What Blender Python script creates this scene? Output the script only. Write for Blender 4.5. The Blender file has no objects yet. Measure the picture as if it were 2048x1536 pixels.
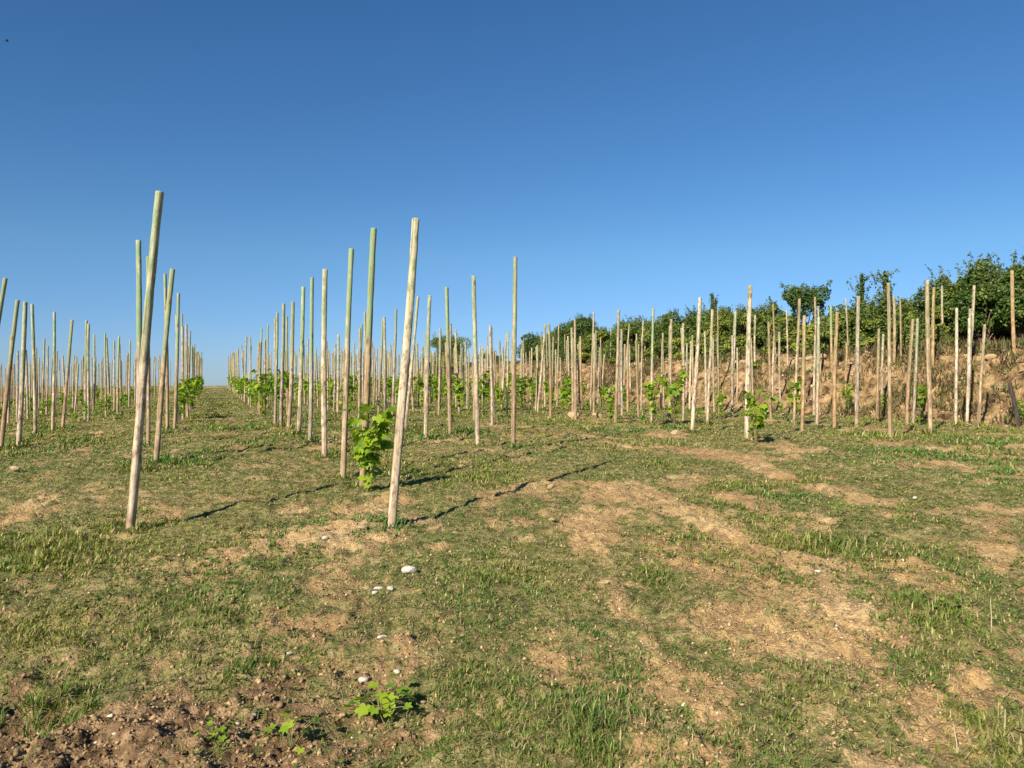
import bpy, math, random
import numpy as np
from mathutils import Vector, Matrix

# ------------------------------------------------------------------ camera, sky, sun
SC = bpy.context.scene
COL = SC.collection
R = math.radians
EYE = 1.6
cam_d = bpy.data.cameras.new('camera')
cam_d.sensor_width = 36.0
cam_d.lens = 27.25
cam_d.clip_start = 0.05
cam_d.clip_end = 8000
cam = bpy.data.objects.new('camera', cam_d)
cam.location = (0, 0, EYE)
cam.rotation_euler = (R(90), 0, 0)
COL.objects.link(cam)
SC.camera = cam

SUN_EL, SUN_AZ = 32.0, 213.0          # azimuth clockwise from +Y
w = bpy.data.worlds.new('World')
SC.world = w
w.use_nodes = True
nt = w.node_tree
sky = nt.nodes.new('ShaderNodeTexSky')
sky.sky_type = 'NISHITA'
sky.sun_disc = False
sky.sun_elevation = R(SUN_EL)
sky.sun_rotation = R(SUN_AZ)
sky.altitude = 200
sky.air_density = 1.0
sky.dust_density = 0.0
sky.ozone_density = 5.0
hsv = nt.nodes.new('ShaderNodeHueSaturation')
hsv.inputs['Saturation'].default_value = 1.16
nt.links.new(sky.outputs[0], hsv.inputs['Color'])
# clear blue air right down to the skyline
tcw = nt.nodes.new('ShaderNodeTexCoord'); sxyz = nt.nodes.new('ShaderNodeSeparateXYZ'); rw = nt.nodes.new('ShaderNodeValToRGB')
nt.links.new(tcw.outputs['Generated'], sxyz.inputs[0]); nt.links.new(sxyz.outputs['Z'], rw.inputs[0])
rw.color_ramp.elements[0].position = 0.0; rw.color_ramp.elements[0].color = (.50, .68, 1.12, 1)
rw.color_ramp.elements[1].position = 0.16; rw.color_ramp.elements[1].color = (.92, .98, 1.03, 1)
mw = nt.nodes.new('ShaderNodeMix'); mw.data_type = 'RGBA'; mw.blend_type = 'MULTIPLY'; mw.inputs[0].default_value = 1
nt.links.new(hsv.outputs[0], mw.inputs[6]); nt.links.new(rw.outputs[0], mw.inputs[7])
nt.links.new(mw.outputs[2], nt.nodes['Background'].inputs[0])
nt.nodes['Background'].inputs[1].default_value = 0.052
sd = bpy.data.lights.new('sun', 'SUN')
sd.energy = 4.5
sd.angle = R(0.7)
sd.color = (1.0, 0.89, 0.72)
sun = bpy.data.objects.new('sun', sd)
ce = math.cos(R(SUN_EL))
sdir = Vector((math.sin(R(SUN_AZ)) * ce, math.cos(R(SUN_AZ)) * ce, math.sin(R(SUN_EL))))
sun.rotation_euler = (-sdir).to_track_quat('-Z', 'Y').to_euler()
sun.location = sdir * 30
COL.objects.link(sun)
SC.view_settings.view_transform = 'Standard'
SC.view_settings.look = 'None'
SC.view_settings.gamma = 1.0
SC.view_settings.exposure = 1.0

# ------------------------------------------------------------------ tagging helpers
def tag(o, label=None, cat=None, group=None, kind=None):
    if label: o['label'] = label
    if cat: o['category'] = cat
    if group: o['group'] = group
    if kind: o['kind'] = kind
    return o

def link(o, parent=None):
    COL.objects.link(o)
    if parent is not None: o.parent = parent
    return o

def empty(name, loc):
    o = bpy.data.objects.new(name, None)
    o.empty_display_size = 0.1
    o.location = loc
    return link(o)

def mesh_np(name, verts, faces_list, mat=None, colors=None, smooth=False):
    """faces_list: list of (n,k) int arrays; colors: (nverts,3) point colour"""
    me = bpy.data.meshes.new(name)
    verts = np.asarray(verts, dtype=np.float32)
    me.vertices.add(len(verts))
    me.vertices.foreach_set('co', verts.ravel())
    loops = np.concatenate([f.ravel() for f in faces_list]).astype(np.int32)
    tot = np.concatenate([np.full(len(f), f.shape[1], dtype=np.int32) for f in faces_list])
    start = np.concatenate([[0], np.cumsum(tot)[:-1]]).astype(np.int32)
    me.loops.add(len(loops))
    me.polygons.add(len(tot))
    me.loops.foreach_set('vertex_index', loops)
    me.polygons.foreach_set('loop_start', start)
    me.polygons.foreach_set('loop_total', tot)
    if smooth: me.polygons.foreach_set('use_smooth', np.ones(len(tot), dtype=bool))
    if colors is not None:
        a = me.color_attributes.new('Col', 'FLOAT_COLOR', 'POINT')
        c = np.ones((len(verts), 4), dtype=np.float32)
        c[:, :3] = colors
        a.data.foreach_set('color', c.ravel())
    me.update(calc_edges=True)
    if mat: me.materials.append(mat)
    return me

def add_float_attr(me, name, vals):
    a = me.attributes.new(name, 'FLOAT', 'POINT')
    a.data.foreach_set('value', np.asarray(vals, dtype=np.float32))

#TERRAIN-BEGIN
def _hash(ix, iy, seed):
    h = (ix * 374761393 + iy * 668265263 + seed * 362437) & 0xffffffff
    h = ((h ^ (h >> 13)) * 1274126177) & 0xffffffff
    h = ((h ^ (h >> 16)) * 2246822519) & 0xffffffff
    return ((h ^ (h >> 15)) & 0xffffff) / float(0xffffff)

def vnoise(x, y, seed=0):
    x = np.asarray(x, dtype=np.float64); y = np.asarray(y, dtype=np.float64)
    x, y = x * 0.8 + y * 0.6, -x * 0.6 + y * 0.8
    ix = np.floor(x).astype(np.int64); iy = np.floor(y).astype(np.int64)
    fx = x - ix; fy = y - iy
    fx = fx * fx * fx * (fx * (fx * 6 - 15) + 10); fy = fy * fy * fy * (fy * (fy * 6 - 15) + 10)
    a = _hash(ix, iy, seed); b = _hash(ix + 1, iy, seed)
    c = _hash(ix, iy + 1, seed); d = _hash(ix + 1, iy + 1, seed)
    return (a * (1 - fx) + b * fx) * (1 - fy) + (c * (1 - fx) + d * fx) * fy

def fbm(x, y, seed=0, octv=4, gain=0.5):
    s = 0.0; a = 1.0; t = 0.0; x = np.asarray(x, float); y = np.asarray(y, float)
    for k in range(octv):
        s = s + a * vnoise(x, y, seed + k * 17); t += a; a *= gain
        x, y = x * 1.93 * 0.8 - y * 1.93 * 0.6 + 13.7, x * 1.93 * 0.6 + y * 1.93 * 0.8 + 4.1
    return s / t

def sstep(a, b, x):
    t = np.clip((x - a) / (b - a), 0, 1)
    return t * t * (3 - 2 * t)

_ty = np.linspace(-60, 140, 2001)
_th = np.interp(_ty, [-60, -5, 0, 2.5, 4, 6, 7.5, 10, 13, 17, 22, 35, 48, 60, 66, 80, 110, 140],
                [3.0, 1.8, 1.6, 1.45, 1.30, 1.10, 1.0, .90, .86, .85, .84, .72, .48, .33, .40, 1.3, 5.0, 10.0])
_k = np.hanning(25); _k /= _k.sum()
_th = np.convolve(np.pad(_th, 12, mode='edge'), _k, mode='valid')

def vp_of(x, y):
    return x + 0.39 * y

def terrain(x, y):
    """smooth ground height"""
    x = np.asarray(x, float); y = np.asarray(y, float)
    drop = np.interp(y, _ty, _th)
    vp = vp_of(x, y)
    near = sstep(3, 9, y)
    drop = drop + 0.05 * np.clip(-vp, 0, 14) * near * (1 - sstep(60, 120, y) * 0.0)
    z = EYE - drop
    # beyond the hill the land falls to a distant plain
    far = np.clip(y - 140, 0, None)
    z = z - far * 0.05 * np.exp(-far / 900)
    edge = 15.7 + 0.9 * (vnoise(y * 0.22, 3.3, 5) - 0.5) + 0.35 * (vnoise(y * 0.9, 9.1, 6) - .5)
    h = 1.62 * sstep(edge, edge + 2.4 + 0.6 * vnoise(y * .15, 1.2, 8), vp)
    h = h + 0.05 * np.clip(vp - 18.5, 0, 9)
    z = z + h * sstep(2, 8, y)
    z = z + 0.07 * (fbm(x * .35, y * .35, 21, 3) - 0.5) * sstep(1, 3, np.hypot(x, y))
    return z
#TERRAIN-END

#DATA-BEGIN
POSTS = [
 (-6.861, 9.921, 0.39, 0.01, 2.371, 0.878, 'stake cut off by the left edge, strongly leaning right', 'second row of stakes at the far left'),
 (-7.992, 12.121, 0.289, -0.0, 2.337, 1.129, 'brownish leaning stake nearest the left edge with its whole top in view', 'second row of stakes at the far left'),
 (-8.088, 12.701, 0.122, -0.011, 2.396, 1.134, 'pale stake just right of the leaning one at the far left', 'second row of stakes at the far left'),
 (-9.07, 14.752, -0.019, -0.031, 2.523, 0.992, 'thin stake third from the left edge, upright', 'second row of stakes at the far left'),
 (-9.624, 16.232, 0.076, -0.058, 2.536, 1.036, 'straight pale stake standing alone left of the small green vine clump', 'second row of stakes at the far left'),
 (-9.948, 17.152, 0.221, 0.001, 2.43, 1.063, 'slightly leaning stake just right of the straight pale one at left', 'second row of stakes at the far left'),
 (-11.445, 20.773, 0.041, -0.025, 2.737, 1.127, 'left one of two touching slim stakes in the far left row', 'second row of stakes at the far left'),
 (-11.34, 20.753, 0.044, -0.006, 2.639, 1.124, 'right one of two touching slim stakes in the far left row', 'second row of stakes at the far left'),
 (-12.066, 23.033, -0.043, 0.082, 2.511, 0.927, 'short stake beside the low bright green vine at left', 'second row of stakes at the far left'),
 (-12.05, 23.673, 0.046, 0.06, 2.425, 1.061, 'greenish topped short stake left of the tall leaning stake', 'second row of stakes at the far left'),
 (-19.518, 32.184, 0.095, 0.049, 2.998, 1.137, 'small distant stake between the thin upright and the straight pale one', 'second row of stakes at the far left'),
 (-16.49, 29.244, 0.143, 0.015, 1.794, 1.127, 'very short stake in front of the pair at the far left', 'second row of stakes at the far left'),
 (-14.436, 26.733, 0.025, 0.017, 2.694, 1.138, 'small stake just right of the touching pair at left', 'second row of stakes at the far left'),
 (-14.477, 29.294, 0.03, 0.017, 2.568, 0.978, 'dark short stake directly left of the tall green topped stake', 'left row of stakes beside the grass corridor'),
 (-4.212, 8.751, -0.036, 0.015, 2.597, 1.001, 'tall green topped upright stake left of the leaning tallest stake', 'left row of stakes beside the grass corridor'),
 (-2.934, 5.96, 0.227, 0.069, 2.601, 1.097, 'tallest pale stake leaning right, closest in the left row', 'left row of stakes beside the grass corridor'),
 (-5.235, 11.161, 0.018, 0.008, 2.745, 0.908, 'greenish stake mostly hidden behind the tallest leaning stake', 'left row of stakes beside the grass corridor'),
 (-4.3, 9.361, 0.204, 0.045, 2.362, 1.009, 'tan leaning stake right of the tallest leaning stake', 'left row of stakes beside the grass corridor'),
 (-6.3, 14.172, -0.039, 0.047, 2.922, 0.998, 'stake tucked behind the tan leaning one in the left row', 'left row of stakes beside the grass corridor'),
 (-6.72, 15.432, 0.106, -0.015, 2.72, 1.105, 'greenish thin stake right of the tan leaning one', 'left row of stakes beside the grass corridor'),
 (-8.919, 20.883, 0.032, 0.021, 2.761, 0.868, 'short brown stake fourth from the corridor in the left row', 'left row of stakes beside the grass corridor'),
 (-12.259, 29.324, 0.063, -0.014, 2.795, 1.145, 'small stake at the end of the left row with vines at its foot', 'left row of stakes beside the grass corridor'),
 (-0.919, 5.91, 0.107, 0.38, 2.436, 1.058, 'tall pale stake nearest in the middle, casting a long shadow', 'right row of stakes beside the grass corridor'),
 (-1.453, 7.531, 0.124, 0.041, 2.5, 1.126, 'brown stake with green top rising behind the leafy vine', 'right row of stakes beside the grass corridor'),
 (-1.797, 8.241, 0.109, 0.014, 2.429, 0.973, 'green topped stake immediately left of the leafy vine', 'right row of stakes beside the grass corridor'),
 (-2.362, 9.761, 0.024, 0.003, 2.376, 1.085, 'pale mottled stake, fourth from the front of the right row', 'right row of stakes beside the grass corridor'),
 (-2.985, 11.451, 0.056, 0.013, 2.45, 1.001, 'greenish stake, fifth from the front of the right row', 'right row of stakes beside the grass corridor'),
 (-3.524, 12.791, 0.08, 0.04, 2.43, 1.121, 'pale green stake, sixth from the front of the right row', 'right row of stakes beside the grass corridor'),
 (-4.139, 14.352, 0.108, -0.021, 2.373, 1.115, 'stake seventh from the front of the right row', 'right row of stakes beside the grass corridor'),
 (-4.361, 14.632, 0.025, -0.019, 2.326, 1.065, 'darker stake eighth from the front of the right row', 'right row of stakes beside the grass corridor'),
 (-4.783, 15.642, 0.016, 0.013, 2.291, 0.897, 'thin stake ninth from the front, left of the darker one', 'right row of stakes beside the grass corridor'),
 (-5.586, 19.282, -0.0, 0.0, 2.49, 1.016, 'short brownish stake seen between the seventh and eighth stakes', 'right row of stakes beside the grass corridor'),
 (-7.973, 25.273, 0.028, 0.015, 2.736, 0.945, 'small stake at the left end of the right row', 'right row of stakes beside the grass corridor'),
 (-9.145, 28.124, 0.07, 0.007, 2.789, 0.94, 'pale small stake where the right row meets the green vines', 'right row of stakes beside the grass corridor'),
 (-10.593, 31.214, 0.08, 0.001, 2.516, 0.898, 'little stake over the vines at the corridor edge', 'right row of stakes beside the grass corridor'),
 (-4.749, 21.093, 0.024, 0.014, 2.169, 1.113, 'short stake seen between the fourth and third stakes of the right row', 'row of stakes right of the tall middle stake'),
 (-4.711, 23.783, 0.137, -0.072, 2.614, 1.082, 'dim short stake half hidden behind the brown green topped one', 'row of stakes right of the tall middle stake'),
 (-3.647, 21.173, 0.084, -0.013, 2.653, 1.121, 'short stake between the brown green topped stake and the tall middle one', 'row of stakes right of the tall middle stake'),
 (-3.046, 19.752, 0.072, -0.055, 2.754, 1.14, 'short stake directly left of the tall middle stake', 'row of stakes right of the tall middle stake'),
 (-1.952, 14.142, 0.234, 0.025, 2.457, 0.93, 'stake crossing behind the tall middle stake at its right', 'row of stakes right of the tall middle stake'),
 (-1.364, 12.221, 0.065, 0.052, 2.304, 0.922, 'pale stake first right of the tall middle stake', 'row of stakes right of the tall middle stake'),
 (-1.043, 13.141, -0.069, 0.01, 2.513, 1.068, 'green topped stake above the small isolated vine', 'row of stakes right of the tall middle stake'),
 (-0.483, 11.011, -0.039, -0.073, 2.415, 1.022, 'pale grey stake left of the tall dark grey one', 'row of stakes right of the tall middle stake'),
 (0.014, 10.491, 0.02, -0.011, 2.604, 0.937, 'tall grey stake standing alone against the sky at centre', 'row of stakes right of the tall middle stake'),
 (-0.33, 23.233, 0.18, 0.017, 2.36, 0.87, 'short pale stake left of the tall grey central stake', 'row of stakes right of the tall middle stake'),
 (0.677, 20.573, 0.171, -0.032, 2.41, 1.118, 'stake first right of the central grey stake with pale top', 'stakes standing below the brown bank'),
 (1.485, 25.583, 0.053, 0.063, 2.792, 0.869, 'small tan stake second right of the central grey stake', 'stakes standing below the brown bank'),
 (2.118, 28.794, -0.049, 0.089, 2.563, 1.018, 'small stake behind the first vine right of centre', 'stakes standing below the brown bank'),
 (2.388, 23.573, 0.087, -0.044, 2.958, 0.907, 'stake poking over the rounded bush right of centre', 'stakes standing below the brown bank'),
 (2.253, 16.872, 0.057, 0.016, 2.483, 1.074, 'tall tan stake with its tip over the low bushes', 'stakes standing below the brown bank'),
 (4.873, 33.274, 0.18, 0.052, 2.043, 0.986, 'thin pale stake on top of the bank right of centre', 'stakes standing below the brown bank'),
 (5.074, 30.364, 0.035, -0.028, 2.418, 1.137, 'thin stake on the bank slope left of the pale tall one', 'stakes standing below the brown bank'),
 (2.976, 16.532, 0.043, 0.001, 2.454, 0.978, 'pale stake above the bright green vine under the hedge', 'stakes standing below the brown bank'),
 (3.392, 16.692, 0.021, -0.001, 2.234, 1.067, 'tan stake beside the tall slim vine right of centre', 'stakes standing below the brown bank'),
 (3.03, 18.562, -0.061, -0.009, 1.882, 0.942, 'short brown stake between two taller ones before the bank', 'stakes standing below the brown bank'),
 (3.14, 13.522, 0.118, 0.017, 2.389, 1.087, 'bright cream stake leaning right, with a yellow clod at its foot', 'stakes standing below the brown bank'),
 (4.097, 16.242, 0.082, -0.007, 2.433, 1.044, 'grey stake right of the bright cream leaning stake', 'stakes standing below the brown bank'),
 (6.729, 25.253, -0.043, 0.021, 2.658, 0.891, 'thin brown stake touching the grey one near the hedge spike', 'stakes standing below the brown bank'),
 (3.563, 11.751, 0.049, 0.035, 2.389, 1.12, 'brightest tall stake whose foot is hidden by a lush vine', 'stakes standing below the brown bank'),
 (7.417, 25.893, 0.053, 0.011, 1.932, 0.919, 'slim stake on the bank top left of the brightest tall stake', 'stakes standing below the brown bank'),
 (7.84, 25.003, 0.011, 0.036, 1.706, 1.074, 'slim stake just behind the brightest tall stake', 'stakes standing below the brown bank'),
 (5.44, 23.753, 0.048, 0.008, 2.142, 1.055, 'short stake left of the bright cream leaning stake', 'stakes standing below the brown bank'),
 (7.223, 21.573, 0.071, -0.036, 2.138, 0.883, 'short pale stake right of the lush vine on the right', 'stakes standing below the brown bank'),
 (8.448, 23.723, -0.116, -0.112, 1.833, 0.886, 'slim stake on the bank under the flat topped tree', 'stakes standing below the brown bank'),
 (5.87, 16.132, 0.098, 0.04, 2.643, 1.107, 'tan stake in front of the flat topped tree trunk', 'stakes standing below the brown bank'),
 (8.754, 22.353, -0.063, -0.051, 2.112, 0.982, 'slim stake right of the flat topped tree, up on the bank', 'stakes standing below the brown bank'),
 (7.401, 18.992, 0.019, 0.016, 2.074, 0.869, 'pinkish pale stake below the right side of the flat topped tree', 'stakes standing below the brown bank'),
 (7.993, 21.143, -0.049, 0.015, 1.902, 1.147, 'short stake between the tan and the pinkish pale stakes', 'stakes standing below the brown bank'),
 (6.068, 14.582, 0.015, -0.055, 2.19, 1.109, 'orange brown stake right of the flat topped tree', 'stakes standing below the brown bank'),
 (8.8, 21.313, -0.051, -0.091, 1.948, 1.147, 'slim green grey stake behind the orange brown one', 'stakes standing below the brown bank'),
 (6.651, 14.962, 0.076, 0.018, 2.534, 1.128, 'grey stake under the narrow pointed tree top', 'stakes standing below the brown bank'),
 (8.892, 20.663, 0.006, 0.015, 1.338, 1.062, 'very short stake on the bank between the orange and the grey one', 'stakes standing below the brown bank'),
 (5.849, 11.991, -0.062, -0.015, 2.404, 0.924, 'tall tan stake beside the upright small tree, nearest of the right group', 'stakes standing below the brown bank'),
 (9.938, 20.162, -0.037, -0.021, 1.749, 1.151, 'slim stake just right of the upright small tree', 'stakes standing below the brown bank'),
 (8.334, 17.672, 0.014, 0.03, 2.098, 1.13, 'shorter brown stake left of the tall tan stake', 'stakes standing below the brown bank'),
 (9.086, 19.032, -0.024, -0.076, 1.711, 1.007, 'short pale stake squeezed between two brown ones', 'stakes standing below the brown bank'),
 (7.391, 14.502, 0.082, -0.023, 2.082, 0.995, 'lone brown stake with its shadow on the bank', 'stakes standing below the brown bank'),
 (7.269, 13.462, -0.046, -0.037, 2.657, 1.216, 'tall tan stake left of the biggest tree', 'stakes standing below the brown bank'),
 (10.213, 18.822, 0.064, -0.016, 1.979, 1.118, 'orange stake close behind the tall tan one by the biggest tree', 'stakes standing below the brown bank'),
 (8.721, 15.222, 0.001, 0.019, 2.314, 1.012, 'white stake with a dark shadow along its right side', 'stakes standing below the brown bank'),
 (10.704, 18.152, 0.086, -0.012, 2.014, 1.078, 'slim pale stake in front of the biggest tree crown', 'stakes standing below the brown bank'),
 (9.729, 16.572, 0.036, 0.006, 2.272, 0.943, 'tan stake right of the white one', 'stakes standing below the brown bank'),
 (9.253, 15.372, 0.074, -0.025, 2.041, 1.006, 'thin leaning stake right of the tan one near the bare slope', 'stakes standing below the brown bank'),
 (11.381, 17.552, -0.096, -0.043, 2.01, 1.261, 'orange brown stake on top of the bank at the right edge', 'stakes standing below the brown bank'),
]
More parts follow.
